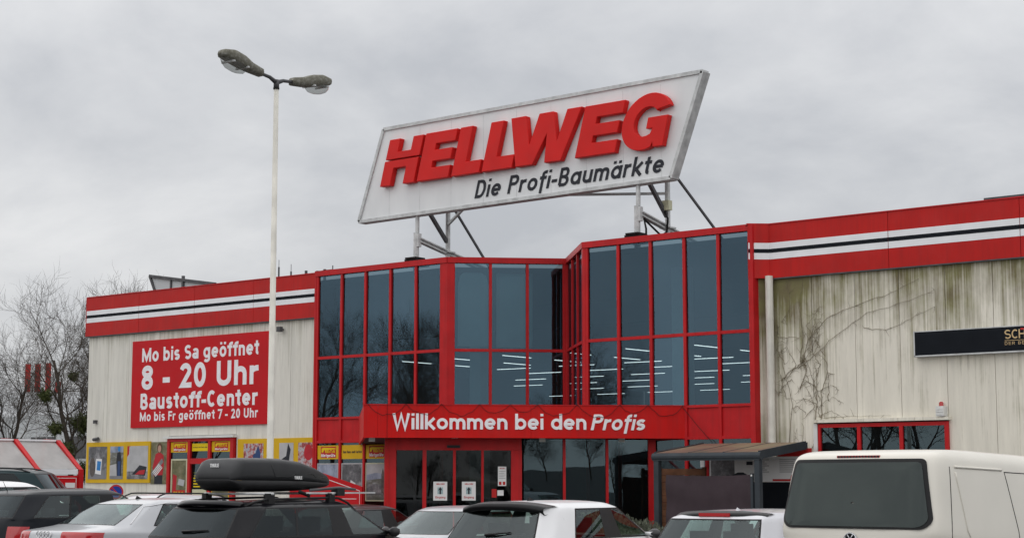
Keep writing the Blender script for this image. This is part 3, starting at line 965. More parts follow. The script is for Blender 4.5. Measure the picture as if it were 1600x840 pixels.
# the steel that carries it
for x, zt in ((-35.17, 9.72), (-27.02, 9.76)):
    part('post', MB().tube([(x, .42, 7.9), (x, .42, 9.15)], .085, 12).tube([(x + .04, .42, 9.15), (x + .04, .42, zt)], .062, 12), 'grey_steel', sg)
    part('post_base', MB().box(x - .28, x + .28, .2, .7, 8.12, 8.34).box(x - .22, x + .2, .16, .6, 8.34, 8.39), 'black_rubber', sg)
    part('bracket', MB().box(x + .06, x + .14, .36, .5, 8.72, 9.12), 'grey_steel', sg)
    yb = 3.6
    part('floor_beam', MB().beam((x + .1, .45, 8.98), (x + .1, yb + 1.2, 8.10), .16, .035, (0, 0, 1)).beam((x + .1, .45, 8.87), (x + .1, yb + 1.2, 7.99), .16, .03, (0, 0, 1)).beam((x + .1, .45, 8.925), (x + .1, yb + 1.2, 8.045), .025, .10, (0, 0, 1)), 'grey_steel', sg)
    part('rear_post', MB().tube([(x + .1, 1.75, 8.5), (x + .1, 1.75, 11.6)], .075, 10), 'grey_steel', sg)
    part('clamp_plate', MB().box(x - .08, x + .28, 1.6, 1.9, 8.36, 8.42).box(x - .08, x + .28, 1.6, 1.9, 8.66, 8.70), 'grey_steel', sg)
    part('brace', MB().beam((x + .1, .75, 9.95), (x + .1, 1.7, 9.0), .10, .10), 'dark_steel', sg)
    if x < -30:
        part('stay', MB().beam((x + .1, 1.8, 10.3), (x + .1, 4.0, 8.15), .06, .06), 'dark_steel', sg)
part('stay', MB().beam((-35.0, 1.7, 9.55), (-33.4, .7, 9.85), .07, .07), 'grey_steel', sg)
part('stay', MB().beam((-26.95, 1.7, 9.65), (-30.4, .7, 9.84), .07, .07), 'grey_steel', sg)
part('stay', MB().beam((-25.9, .7, 9.85), (-25.6, 2.6, 8.25), .055, .055), 'dark_steel', sg)
part('junction_box', MB().box(-26.97, -26.72, 1.5, 1.68, 9.15, 9.42), 'pale_frame', sg)
part('cable', MB().tube([(-26.9, 1.55, 9.15), (-26.75, 1.5, 8.9), (-26.82, 1.55, 8.55), (-26.9, 1.4, 8.42), (-26.92, .6, 8.8), (-26.75, .45, 8.5), (-26.75, .45, 8.25)], .03, 6), 'black_rubber', sg)

# ------------------------------------------------------------------ opening-hours board
ob = thing('opening_hours_board', 'big red board with white opening hours on the left wing', 'sign', (-44.6, .05, 3.5))
part('board', MB().box(-48.04, -41.13, .03, .085, 3.52, 6.49), 'red_board', ob)
bx0, bw, bz0, bh = -48.04, 6.91, 3.52, 2.97
for txt, a, b, f0, f1, w_, cw_, g_ in (('Mo bis Sa ge\u00f6ffnet', .075, .928, .245, .087, .190, .80, .045), ('8 - 20 Uhr', .075, .928, .565, .29, .205, .95, .085),
                                 ('Baustoff-Center', .07, .925, .79, .61, .200, .80, .04), ('Mo bis Fr ge\u00f6ffnet 7 - 20 Uhr', .07, .928, .925, .822, .175, .72, .05)):
    lettering('lettering', txt, (bx0 + bw * a, .03, bz0 + bh * (1 - f0)), (1, 0, 0), bh * (f0 - f1), bw * (b - a), 'white_print', ob, w=w_, X=.74, cw=cw_, gap=g_, depth=.004)

# black sign on the right wing, running out of the picture
kb = thing('black_fascia_sign', 'long black sign with gold lettering on the stained right wing', 'sign', (-16, .0, 4.6))
part('board', MB().box(-18.66, -13.2, -.08, .09, 4.65, 5.20), 'black_stripe', kb)
part('frame', MB().box(-18.68, -13.18, -.09, .095, 4.615, 4.648).box(-18.68, -13.18, -.07, .095, 5.202, 5.225).box(-18.69, -18.662, -.09, .095, 4.615, 5.225), 'grey_steel', kb)
lettering('lettering', 'SCH', (-16.42, -.08, 4.93), (1, 0, 0), .205, .50, 'gold_print', kb, w=.13, X=.7, cw=.9, gap=.05, depth=.006)
lettering('lettering', 'DER BER', (-16.42, -.08, 4.79), (1, 0, 0), .07, .56, 'gold_print', kb, w=.11, X=.7, cw=.9, gap=.25, depth=.005)
part('rule', MB().box(-16.42, -15.0, -.086, -.08, 4.885, 4.895), 'gold_print', kb)
part('red_mark', MB().box(-16.03, -15.95, -.086, -.08, 5.12, 5.16), 'brick_red', kb)

# window of the right wing with its ledge
part('window_frame', MB().box(-21.37, -17.93, .02, .12, 3.0, 3.09).box(-21.37, -17.93, .02, .12, .95, 1.05)
     .box(-21.37, -21.30, .02, .12, 1.05, 3.0).box(-18.02, -17.93, .02, .12, 1.05, 3.0).box(-20.30, -20.21, .02, .12, 1.05, 3.0).box(-19.18, -19.09, .02, .12, 1.05, 3.0), 'red_frame')
for a, b in ((-21.30, -20.30), (-20.21, -19.18), (-19.09, -18.02)):
    pane(V((a, .08, 0)), V((1, 0, 0)), V((0, -1, 0)), 0, b - a, 1.05, 3.0, 'ground_glass', tilt=3)
part('window_trim', MB().box(-21.50, -21.39, .03, .12, .95, 3.10), 'white_plastic')
part('window_ledge', MB().box(-21.45, -17.88, -.06, .12, 3.12, 3.195), 'wall_stained')
part('downpipe', MB().tube([(-22.63, -.06, .12), (-22.63, -.06, 6.85)], .10, 12), 'lamp_pole')
sr = thing('alarm_siren', 'small white alarm box with red beacon above the right wing window', 'alarm', (-18.05, 0, 3.2))
part('housing', MB().box(-18.17, -17.97, -.10, .10, 3.205, 3.44).box(-18.15, -17.99, -.112, -.10, 3.24, 3.26).box(-18.15, -17.99, -.112, -.10, 3.30, 3.32).box(-18.15, -17.99, -.112, -.10, 3.36, 3.38), 'white_plastic', sr)
part('beacon', MB().lathe([(.055, 3.44), (.055, 3.52), (.03, 3.545), (0.001, 3.55)], (-18.07, 0, 0), 12), 'taillight_red', sr)

# hire shop entrance in the left wing
hs = thing('shop_entrance', 'red framed hire shop entrance with yellow signs in the left wing', 'entrance', (-44.4, 0, .12))
for x0, x1 in ((-46.02, -45.90), (-44.97, -44.84), (-43.96, -43.84), (-42.88, -42.73)):
    part('frame_post', MB().box(x0, x1, -.02, .12, .12, 3.12), 'red_frame', hs)
for a, b in ((-45.90, -44.97), (-44.84, -43.96), (-43.84, -42.88)):
    part('frame_head', MB().box(a, b, -.018, .12, 3.02, 3.12), 'red_frame', hs)
    pane(V((a, .06, 0)), V((1, 0, 0)), V((0, -1, 0)), 0, b - a, .2, 3.02, 'ground_glass', 'window_pane')
part('door_rail', MB().box(-44.84, -43.96, -.016, .1, 2.28, 2.46), 'red_frame', hs)
part('lintel', MB().box(-46.15, -42.66, -.10, .16, 3.125, 3.20), 'white_plastic', hs)
# ------------------------------------------------------------------ posters and small signs
def board(name, label, cat, x0, x1, y, z0, z1, mat, group=None, fmat=None, fw=.03):
    o = thing(name, label, cat, ((x0 + x1) / 2, y, z0), group=group)
    part('panel', MB().box(x0, x1, y - .012, y + .004, z0, z1), mat, o)
    if fmat:
        part('frame', MB().box(x0 - fw, x1 + fw, y - .02, y + .004, z1, z1 + fw).box(x0 - fw, x1 + fw, y - .02, y + .004, z0 - fw, z0)
             .box(x0 - fw, x0, y - .02, y + .004, z0, z1).box(x1, x1 + fw, y - .02, y + .004, z0, z1), fmat, o)
    return o
def flat(o, name, poly, y, mat, k=0):
    """a printed shape on a board: outline in (x, z)"""
    return part(name, MB().prism(poly, (0, y, 0), (1, 0, 0), (0, 0, 1), (0, -.002 - .0012 * k, 0)), mat, o)
def rect(a, b, c, d):
    return [(a, c), (b, c), (b, d), (a, d)]
def ell(cx, cz, rx, rz, n=14):
    return [(cx + rx * math.cos(2 * math.pi * i / n), cz + rz * math.sin(2 * math.pi * i / n)) for i in range(n)]
plain('skin_print', (.45, .27, .20), .5)
plain('hair_print', (.10, .055, .03), .5)
plain('shirt_print', (.42, .02, .03), .5)
plain('jeans_print', (.03, .06, .16), .5)
plain('blue_print', (.03, .20, .50), .5)
plain('grey_print', (.20, .20, .21), .5)
plain('lightgrey_print', (.42, .42, .43), .5)

yb = thing('yellow_picture_wall', 'yellow framed panel of three hire photos left of the shop entrance', 'display', (-48.7, .08, 1.66))
part('panel', MB().box(-50.46, -46.98, .045, .095, 1.66, 3.06), 'yellow_board', yb)
for x0, x1, m in ((-50.32, -49.30, 'print_grey'), (-49.11, -48.40, 'print_landscape'), (-48.18, -47.08, 'lightgrey_print')):
    part('photo', MB().box(x0, x1, .036, .045, 1.79, 2.91), m, yb)
flat(yb, 'print_shape', rect(-50.32, -49.30, 1.79, 2.1), .036, 'grey_print')
flat(yb, 'print_shape', ell(-50.08, 2.2, .16, .34), .036, 'print_brown', 1)
flat(yb, 'print_shape', [(-49.92, 1.98), (-49.60, 1.94), (-49.56, 2.48), (-49.88, 2.50)], .036, 'poster_white', 2)
flat(yb, 'print_shape', [(-49.84, 2.10), (-49.63, 2.08), (-49.60, 2.40), (-49.81, 2.42)], .036, 'blue_print', 3)
flat(yb, 'print_shape', rect(-49.11, -48.40, 1.79, 1.9), .036, 'grey_print')
flat(yb, 'print_shape', [(-49.11, 1.9), (-48.72, 1.9), (-48.72, 2.32), (-49.11, 2.26)], .036, 'lightgrey_print', 1)
flat(yb, 'print_shape', rect(-49.11, -48.40, 2.70, 2.91), .036, 'print_blue', 1)
flat(yb, 'print_shape', [(-48.72, 1.9), (-48.50, 1.9), (-48.48, 2.4), (-48.55, 2.72), (-48.72, 2.70), (-48.76, 2.4)], .036, 'dark_print', 2)
flat(yb, 'print_shape', [(-48.68, 1.9), (-48.54, 1.9), (-48.53, 2.4), (-48.68, 2.4)], .036, 'jeans_print', 3)
flat(yb, 'print_shape', ell(-48.62, 2.82, .07, .09), .036, 'blue_print', 3)
flat(yb, 'print_shape', rect(-48.18, -47.08, 1.79, 2.05), .036, 'print_grey')
flat(yb, 'print_shape', [(-47.9, 1.95), (-47.2, 1.9), (-47.12, 2.2), (-47.5, 2.26)], .036, 'dark_print', 1)
flat(yb, 'print_shape', [(-47.75, 1.94), (-47.25, 1.95), (-47.2, 2.1), (-47.5, 2.08)], .036, 'shirt_print', 2)
flat(yb, 'print_shape', [(-48.18, 2.55), (-48.06, 2.65), (-48.0, 2.91), (-48.18, 2.91)], .036, 'shirt_print', 1)
flat(yb, 'print_shape', [(-48.10, 2.05), (-48.02, 2.05), (-48.0, 2.9), (-48.06, 2.9)], .036, 'lightgrey_print', 2)

wp = board('portrait_poster', 'tall poster of a person in a red shirt beside the yellow photo panel', 'poster', -46.96, -46.05, .09, 1.62, 3.03, 'print_garden')
flat(wp, 'print_shape', [(-46.86, 2.2), (-46.72, 2.62), (-46.52, 2.70), (-46.30, 2.58), (-46.28, 2.2), (-46.34, 1.9), (-46.82, 1.9)], .078, 'shirt_print')
flat(wp, 'print_shape', ell(-46.52, 2.83, .13, .17), .078, 'hair_print', 1)
flat(wp, 'print_shape', ell(-46.52, 2.80, .085, .12), .078, 'skin_print', 2)
flat(wp, 'print_shape', rect(-46.76, -46.34, 1.62, 1.92), .078, 'dark_print', 1)
flat(wp, 'print_shape', [(-46.95, 1.98), (-46.86, 1.86), (-46.30, 2.36), (-46.38, 2.48)], .078, 'grey_print', 3)
for i in range(4):
    flat(wp, 'print_line', [(-46.86 + .05 * i, 2.02 - .04 * i + .0), (-46.84 + .05 * i, 1.99 - .04 * i), (-46.50 + .05 * i, 2.28 - .04 * i), (-46.52 + .05 * i, 2.31 - .04 * i)], .078, 'poster_white', 5)

def hire_sign(x0, x1, z0, z1, y, label, words):
    o = thing('hire_sign', label, 'sign', ((x0 + x1) / 2, y, z0), group='yellow hire shop signs')
    part('panel', MB().box(x0, x1, y - .01, y + .006, z0, z1), 'yellow_bright' if words == 'line' else 'yellow_board', o)
    w, h = x1 - x0, z1 - z0
    if words == 'logo':
        part('logo_field', MB().box(x0 + .16 * w, x0 + .86 * w, y - .014, y - .01, z0 + .10 * h, z0 + .90 * h), 'brick_red', o)
        part('logo_mark', MB().prism([(x0 + .20 * w, z0 + .5 * h), (x0 + .27 * w, z0 + .5 * h), (x0 + .31 * w, z0 + .66 * h), (x0 + .84 * w, z0 + .72 * h), (x0 + .84 * w, z0 + .80 * h), (x0 + .30 * w, z0 + .84 * h), (x0 + .20 * w, z0 + .78 * h)], (0, y - .014, 0), (1, 0, 0), (0, 0, 1), (0, -.002, 0)), 'yellow_bright', o)
        lettering('lettering', 'RENTAS', (x0 + .36 * w, y - .014, z0 + .46 * h), (1, 0, 0), .21 * h, .46 * w, 'yellow_bright', o, w=.22, cw=.9, gap=.1, depth=.003)
        lettering('lettering', 'Mietger\u00e4te', (x0 + .18 * w, y - .014, z0 + .16 * h), (1, 0, 0), .23 * h, .66 * w, 'poster_white', o, w=.19, cw=.9, gap=.1, depth=.003)
    else:
        lettering('lettering', words if words != 'line' else 'www.rentas.de', (x0 + .06 * w, y - .01, z0 + .42 * h), (1, 0, 0), .19 * h, .88 * w, 'dark_print', o, w=.18, cw=.9, gap=.12, depth=.002)
    return o
hire_sign(-45.88, -44.99, 2.665, 3.01, .045, 'yellow sign with red logo over left bay of hire shop entrance', 'logo')
hire_sign(-44.80, -44.0, 2.70, 2.95, .045, 'yellow web address sign over the hire shop door', 'line')
hire_sign(-43.82, -42.90, 2.665, 3.01, .045, 'yellow sign with red logo over right bay of hire shop entrance', 'logo')
hire_sign(LX[0] + .06, LX[1] - .06, 2.38, 2.80, -.01, 'yellow sign with red logo in leftmost bay of the glass block', 'logo')
hire_sign(LX[1] + .06, LX[2] - .06, 2.38, 2.80, -.01, 'plain yellow sign with one small dark line in the glass block', 'Bau Haus und Garten')
hire_sign(LX[2] + .06, LX[3] - .10, 2.38, 2.80, -.01, 'yellow sign with red logo tucked under the red canopy', 'logo')

d1 = board('tool_poster', 'tall pale framed hire poster in left bay of the hire shop entrance', 'poster', -45.80, -45.08, .05, .85, 2.40, 'print_garden', fmat='pale_frame', fw=.05)
flat(d1, 'print_shape', [(-45.78, 1.15), (-45.6, 1.15), (-45.55, 1.9), (-45.75, 1.95)], .038, 'shirt_print')
flat(d1, 'print_shape', [(-45.5, 1.6), (-45.2, 1.55), (-45.15, 1.75), (-45.45, 1.8)], .038, 'lightgrey_print')
flat(d1, 'print_shape', rect(-45.76, -45.12, 1.12, 1.42), .038, 'brick_red', 1)
lettering('lettering', 'RENTAS', (-45.70, .036, 1.27), (1, 0, 0), .10, .5, 'yellow_bright', d1, w=.2, cw=.9, depth=.003)
d2 = board('notice_sheet', 'yellow notices stuck in the hire shop door', 'notice', -44.76, -44.06, .05, .9, 1.45, 'pale_frame')
for i in range(6):
    flat(d2, 'print_line', rect(-44.72, -44.12 - .05 * (i % 3), 1.52 + .09 * i, 1.56 + .09 * i), .055, 'yellow_bright')
d3 = board('garden_poster', 'yellow framed poster in right bay behind the roof box', 'poster', -43.76, -42.98, .05, .85, 2.40, 'print_garden', fmat='yellow_bright', fw=.04)

y2 = thing('yellow_picture_wall', 'yellow panel of hire photos between shop entrance and glass block', 'display', (-40.8, .08, 1.66))
part('panel', MB().box(-42.58, -39.05, .045, .095, 1.66, 3.06), 'yellow_board', y2)
for x0, x1, m in ((-42.28, -41.36, 'print_tools'), (-40.62, -39.98, 'lightgrey_print'), (-39.76, -39.09, 'print_tools')):
    part('photo', MB().box(x0, x1, .036, .045, 1.79, 2.91), m, y2)
flat(y2, 'print_shape', [(-41.82, 2.3), (-41.5, 2.3), (-41.48, 2.6), (-41.6, 2.85), (-41.72, 2.6), (-41.84, 2.55)], .036, 'jeans_print')
flat(y2, 'print_shape', [(-40.45, 2.1), (-40.2, 2.2), (-40.1, 2.7), (-40.22, 2.9), (-40.3, 2.5), (-40.5, 2.4)], .036, 'dark_print')
flat(y2, 'print_shape', ell(-39.3, 2.6, .2, .25), .036, 'shirt_print')

for (a, b), m, lab, fm in (((LX[0], LX[1]), 'print_blue', 'bluish framed photo poster in leftmost window of the glass block', 'lightgrey_print'),
                       ((LX[1], LX[2]), 'print_grey', 'framed photo poster of a small machine in second window of the glass block', 'lightgrey_print'),
                       ((LX[2], LX[3] - .06), 'print_landscape', 'framed landscape poster with motorbikes beside the vestibule', 'pale_frame')):
    o = board('window_poster', lab, 'poster', a + .10, b - .10, -.012, 1.15, 2.22, m, fmat=fm, fw=.035)
    cx = (a + b) / 2
    if 'machine' in lab:
        flat(o, 'print_shape', rect(a + .10, b - .10, 1.15, 1.55), -.024, 'lightgrey_print')
        flat(o, 'print_shape', [(cx - .1, 1.5), (cx + .2, 1.45), (cx + .15, 1.65), (cx - .05, 1.75)], -.024, 'poster_white', 1)
        flat(o, 'print_shape', ell(cx + .22, 1.48, .09, .1), -.024, 'dark_print', 2)
        flat(o, 'print_shape', ell(cx - .05, 1.6, .1, .06), -.024, 'shirt_print', 2)
    elif 'landscape' in lab:
        flat(o, 'print_shape', rect(a + .10, b - .10, 1.86, 2.22), -.024, 'lightgrey_print')
        flat(o, 'print_shape', [(a + .1, 1.74), (b - .1, 1.8), (b - .1, 1.92), (cx, 1.96), (a + .1, 1.9)], -.024, 'print_blue', 1)
        flat(o, 'print_shape', rect(a + .12, b - .2, 1.32, 1.62), -.024, 'print_grey', 2)
        flat(o, 'print_shape', [(b - .25, 1.35), (b - .13, 1.35), (b - .14, 1.95), (b - .2, 2.1), (b - .26, 1.9)], -.024, 'print_brown', 3)

# notices on the entrance doors
def door_notice(xa, xb, z0, z1, label, kind):
    o = thing('door_notice', label, 'notice', tuple(PV + uV * sv((xa + xb) / 2) + V((0, 0, z0))))
    s0, s1 = sv(xa), sv(xb)
    bar('sheet', PV, uV, nV, s0, s1, z0, z1, .010, .014, 'poster_white', o)
    w, h = s1 - s0, z1 - z0
    P = lambda s, z: PV + uV * s + nV * .014 + V((0, 0, z))
    if kind == 'in':
        bar('symbol_field', PV, uV, nV, s0 + .3 * w, s1 - .3 * w, z0 + .34 * h, z0 + .70 * h, .014, .016, 'print_pale', o)
        part('arrow', MB().prism([(-.02, -.09), (.02, -.09), (.02, .02), (.06, .0), (0, .10), (-.06, .0), (-.02, .02)], PV + uV * (s0 + s1) / 2 + nV * .016 + V((0, 0, z0 + .52 * h)), uV, (0, 0, 1), nV * .002), 'dark_print', o)
        lettering('lettering', 'Eingang', P(s0 + .15 * w, z0 + .12 * h), uV, .11 * h, .72 * w, 'brick_red', o, w=.16, gap=.08, depth=.002, alt=True)
        lettering('lettering', 'HELLWEG', P(s0 + .2 * w, z0 + .84 * h), uV, .07 * h, .6 * w, 'brick_red', o, w=.24, gap=.05, depth=.002, shear=.25)
    else:
        lettering('lettering', 'HELLWEG', P(s0 + .2 * w, z0 + .88 * h), uV, .05 * h, .6 * w, 'brick_red', o, w=.24, gap=.05, depth=.002, shear=.25)
        for i in range(5):
            bar('print_line', PV, uV, nV, s0 + .12 * w, s1 - (.12 + .1 * (i % 2)) * w, z0 + (.38 + .09 * i) * h, z0 + (.40 + .09 * i) * h, .014, .0155, 'grey_print', o)
        for a in (.12, .58):
            bar('pictogram', PV, uV, nV, s0 + a * w, s0 + (a + .3) * w, z0 + .05 * h, z0 + .22 * h, .014, .0155, 'brick_red', o)
plain('print_pale', (.34, .46, .48), .5)
door_notice(-30.345, -30.09, 1.205, 1.69, 'white entrance notice with arrow on the left sliding door', 'in')
door_notice(-29.82, -29.565, 1.205, 1.69, 'white entrance notice with arrow on the right sliding door', 'in')
door_notice(-29.155, -29.0, 1.58, 2.08, 'narrow white information sheet on the side pane by the doors', 'info')
o = thing('door_notice', 'small red and white stickers low on the side pane by the doors', 'sticker', tuple(PV + uV * sv(-29.2) + V((0, 0, 1.3))))
bar('sheet', PV, uV, nV, sv(-29.27), sv(-29.18), 1.28, 1.50, .010, .014, 'brick_red', o)
bar('sheet', PV, uV, nV, sv(-29.165), sv(-29.05), 1.33, 1.47, .010, .014, 'poster_white', o)

# two-way no-stopping disc at the kerb
ns = thing('no_stopping_sign', 'round blue and red no stopping sign before the left wing', 'road sign', (-41.0, -6.0, .12))
o_ = V((-41.0, -6.0, 1.40))
vd = (V((0, -38, 1.4)) - o_).normalized()
su = V((0, 0, 1)).cross(vd).normalized()
part('pole', MB().tube([(-41.0 - vd.x * .05, -6.0 - vd.y * .05, .12), (-41.0 - vd.x * .05, -6.0 - vd.y * .05, 1.62)], .025, 8), 'grey_steel', ns)
def disc(r0, r1, d, mat, name):
    mb = MB()
    n = 28
    vs = []
    for r in (r0, r1):
        for i in range(n):
            a = 2 * math.pi * i / n
            vs.append(o_ + su * r * math.cos(a) + V((0, 0, 1)) * r * math.sin(a) + vd * d)
    mb.add(vs, [(i, (i + 1) % n, n + (i + 1) % n, n + i) for i in range(n)])
    return mb.build(name, mat, ns)
disc(.0005, .17, .0, 'blue_sign', 'face')
disc(.165, .21, .004, 'brick_red', 'ring')
part('slash', MB().beam(o_ + su * -.12 + V((0, 0, .12)) + vd * .008, o_ + su * .12 + V((0, 0, -.12)) + vd * .008, .035, .003, tuple(vd)), 'brick_red', ns)
# ------------------------------------------------------------------ ceiling lights seen through the glazing
tube = MB().box(-.7, .7, -.011, .011, -.016, 0)
tube_me = tube.mesh('tube_light')
tube_me.materials.append(M['tube_light'])
hous_me = MB().box(-.72, .72, -.03, .03, .002, .03).mesh('housing')
hous_me.materials.append(M['white_plastic'])
GL = 'fluorescent ceiling lights inside the store'
def ceiling_light(x, y, z, rz):
    o = link(bpy.data.objects.new('ceiling_light', None))
    o.location = (x, y, z)
    o.rotation_euler = (0, 0, rz)
    tag(o, 'lit fluorescent tube hanging from the ceiling behind the dark entrance glazing', 'ceiling light', GL)
    for nme, me in (('tube', tube_me), ('housing', hous_me)):
        c = link(bpy.data.objects.new(nme, me))
        c.parent = o
for x in (-38.2, -36.1, -34, -31.8, -29.5, -27.2, -24.8):
    for y in (3.8, 6.4):
        ceiling_light(x, y + .2 * (int(x) % 2), 5.55, math.pi / 2)
for y in (8.2, 10.6, 13.4, 16.5, 20, 24):
    for i in range(9):
        xx = -50.5 + 2.7 * i + .9 * (y % 3)
        if -30 - .62 * y * 1.0 - 3.6 < xx < -22 - .45 * y:
            ceiling_light(xx, y, 5.55, R(4))

# ------------------------------------------------------------------ double street lamp
def street_lamp(loc, rz, label, h=9.86):
    L = thing('street_lamp', label, 'street lamp', loc, rz, absolute=False)
    def p(name, mb, mat, par=None, sm=True):
        return mb.build(name, mat, par or L, sm)
    p('pole', MB().tube([(0, 0, 0), (0, 0, 1.0)], .085, 14).tube([(0, 0, 1.0), (0, 0, 1.02), (0, 0, h)], [.085, .072, .050], 14), 'lamp_pole')
    p('bracket', MB().tube([(0, 0, h - .02), (0, 0, h + .14)], .058, 12).tube([(0, 0, h + .08), (0, .20, h + .16), (0, .50, h + .19)], [.05, .038, .032], 10).tube([(0, 0, h + .08), (0, -.20, h + .16), (0, -.50, h + .19)], [.05, .038, .032], 10), 'dark_steel')
    p('collar', MB().tube([(0, 0, h - .06), (0, 0, h - .02)], .064, 12), 'black_rubber')
    for s in (1, -1):
        # lamp head: a long housing, narrow at the arm, wider over the bowl
        st = [(.44, .05, .03, .08), (.48, .11, -.03, .14), (.80, .13, -.04, .17), (1.05, .17, -.03, .235), (1.32, .19, .0, .25), (1.56, .15, .03, .19), (1.64, .06, .07, .10)]
        mb = MB()
        n = 10
        tl = math.tan(R(7))
        for (y, w, zb, zt) in st:
            for k in range(n):
                a = 2 * math.pi * k / n
                cx_, cz_ = math.cos(a), math.sin(a)
                zc, zh = (zb + zt) / 2, (zt - zb) / 2
                ex = lambda q: math.copysign(abs(q) ** .6, q)
                mb.v.append((w * ex(cx_), s * y, h + .12 + (y - .3) * tl + zc + zh * ex(cz_)))
        for i in range(len(st) - 1):
            for k in range(n):
                k2 = (k + 1) % n
                mb.f.append((i * n + k, i * n + k2, (i + 1) * n + k2, (i + 1) * n + k))
        mb.f += [tuple(range(n)), tuple(range((len(st) - 1) * n, len(st) * n))]
        head = p('lamp_head', mb, 'lamp_moss')
        bw = MB()
        n2 = 14
        for (q, dz) in ((1.0, 0), (.93, -.075), (.72, -.145), (.35, -.18), (.02, -.188)):
            for k in range(n2):
                a = 2 * math.pi * k / n2
                y = 1.24 + .36 * q * math.cos(a)
                bw.v.append((.155 * q * math.sin(a), s * y, h + .12 + (y - .3) * tl + .015 + dz))
        for i in range(4):
            for k in range(n2):
                k2 = (k + 1) % n2
                bw.f.append((i * n2 + k, i * n2 + k2, (i + 1) * n2 + k2, (i + 1) * n2 + k))
        p('lamp_bowl', bw, 'lamp_bowl', head)
        for y in (1.0, 1.4):
            p('clip', MB().box(-.18, .18, s * y - .02, s * y + .02, h + .11 + (y - .3) * tl - .02, h + .11 + (y - .3) * tl + .015), 'grey_steel', head, False)
    return L
street_lamp((-26.0, -13.9, -.1), R(4), 'tall pale lamp post with two mossy heads in front of the left wing')

# floodlight on the wing wall behind the pole
fl = thing('wall_floodlight', 'small grey floodlight on the left wing by the fascia', 'floodlight', (-40.6, 0, 6.4))
part('housing', MB().box(-40.66, -40.5, -.14, .0, 6.42, 6.58), 'dark_steel', fl)
part('arm', MB().box(-40.6, -40.56, .0, .1, 6.48, 6.52), 'dark_steel', fl)
c0 = thing('wall_camera', 'small dark camera high on the far left wall end', 'camera', (-49.9, 0, 3.3))
part('housing', MB().tube([(-50.02, .0, 3.16), (-49.75, .0, 3.19)], .06, 8), 'dark_steel', c0)
part('bracket', MB().box(-49.95, -49.9, .0, .1, 3.08, 3.2), 'grey_steel', c0)
c1 = thing('wall_sensor', 'tiny dark sensor above the camera on far left wall', 'sensor', (-50.0, 0, 3.75))
part('housing', MB().box(-50.05, -49.95, -.02, .1, 3.72, 3.84), 'dark_steel', c1)

# things on the roof of the left wing
rs = thing('roof_panel_sign', 'back of a grey slanted panel sign standing on the left wing roof', 'sign', (-49, 3, 7.95))
part('panel', MB().prism([(-50.15, 8.0), (-50.82, 9.22), (-47.3, 8.70), (-47.3, 8.0)], (0, 3.0, 0), (1, 0, 0), (0, 0, 1), (0, .08, 0)), 'pale_grey_wall', rs)
part('frame', MB().beam((-50.17, 2.97, 8.0), (-50.86, 2.97, 9.26), .08, .08).beam((-50.86, 2.97, 9.26), (-47.2, 2.97, 8.70), .10, .10).beam((-49.64, 2.97, 8.0), (-49.64, 2.97, 9.05), .06, .06).beam((-48.96, 2.97, 8.0), (-48.96, 2.97, 9.12), .09, .09), 'dark_steel', rs)
for i, (x, z, lab) in enumerate(((-43.95, 9.05, 'thin antenna just right of the lamp post on the roof'), (-43.34, 8.85, 'short antenna stub on the left wing roof'), (-42.6, 8.82, 'paired vent pipes on the roof beside the glass block'))):
    a = thing('roof_antenna', lab, 'antenna', (x, 3.0, 7.95))
    if i < 2:
        part('mast', MB().tube([(x, 3, 7.9), (x, 3, z)], .03, 6).tube([(x, 3, z), (x, 3, z + .25)], .01, 5), 'dark_steel', a)
    else:
        part('pipe', MB().tube([(x, 3, 7.9), (x, 3, z)], .05, 8).tube([(x + .55, 3, 7.9), (x + .55, 3, z - .05)], .05, 8).tube([(x + .9, 3, 7.9), (x + .9, 3, z - .02)], .05, 8).box(x - .1, x + 1.0, 2.95, 3.05, z - .22, z - .17), 'dark_steel', a)
part('roof_vent', MB().box(-38.9, -38.5, .15, .5, 8.235, 8.28).tube([(-38.6, .3, 8.28), (-38.6, .3, 8.42)], .015, 6), 'black_rubber')

# ------------------------------------------------------------------ pergola in front of the right flank
pg = thing('pergola', 'anthracite terrace roof with brownish sheets beside the right wing', 'pergola', (-23, -1.5, .12))
X0, X1, Y0, Y1 = -24.45, -21.43, -2.6, -.45
zf, zb_ = 2.36, 2.62
part('front_beam', MB().tube([(X0 - .03, Y0, zf - .075), (X1 + .03, Y0, zf - .075)], .095, 12).box(X0, X1, Y0 - .06, Y0 + .08, zf - .17, zf - .02), 'anthracite', pg)
for x in (X0 + .08, X1 - .08):
    part('post', MB().box(x - .07, x + .07, Y0 - .05, Y0 + .09, .12, zf - .17), 'anthracite', pg)
part('rear_beam', MB().box(X0, X1, Y1, Y1 + .06, zb_ - .12, zb_ + .02), 'anthracite', pg)
for i in range(4):
    x = X0 + .03 + (X1 - X0 - .06) * i / 3
    part('rafter', MB().beam((x, Y0, zf - .02), (x, Y1, zb_ - .02), .05, .10) if 0 < i < 3 else MB().beam((x, Y0, zf - .05), (x, Y1, zb_ - .05), .06, .20), 'anthracite', pg)
for i in range(3):
    a = X0 + .06 + (X1 - X0 - .06) * i / 3
    b = a + (X1 - X0 - .06) / 3 - .06
    part('roof_sheet', MB().obox((a, Y0, zf + .01), (b - a, 0, 0), (0, Y1 - Y0, zb_ - zf), (0, 0, .016)), 'poly_roof', pg)
sc_ = thing('fabric_screen', 'dark mauve fabric screen stretched between the pergola posts', 'screen', (-22.9, -2.62, .12))
part('cloth', MB().grid(lambda u, v: (X0 + .38 + (X1 - X0 - .60) * u, Y0 - .06 + .022 * math.sin(v * 13 + u * 2.2 + math.sin(u * 5)) * (1 - u * .4), .2 + 1.62 * v + .03 * (2 * u - 1) ** 2 * v), 24, 24), 'fabric_screen', sc_, True)
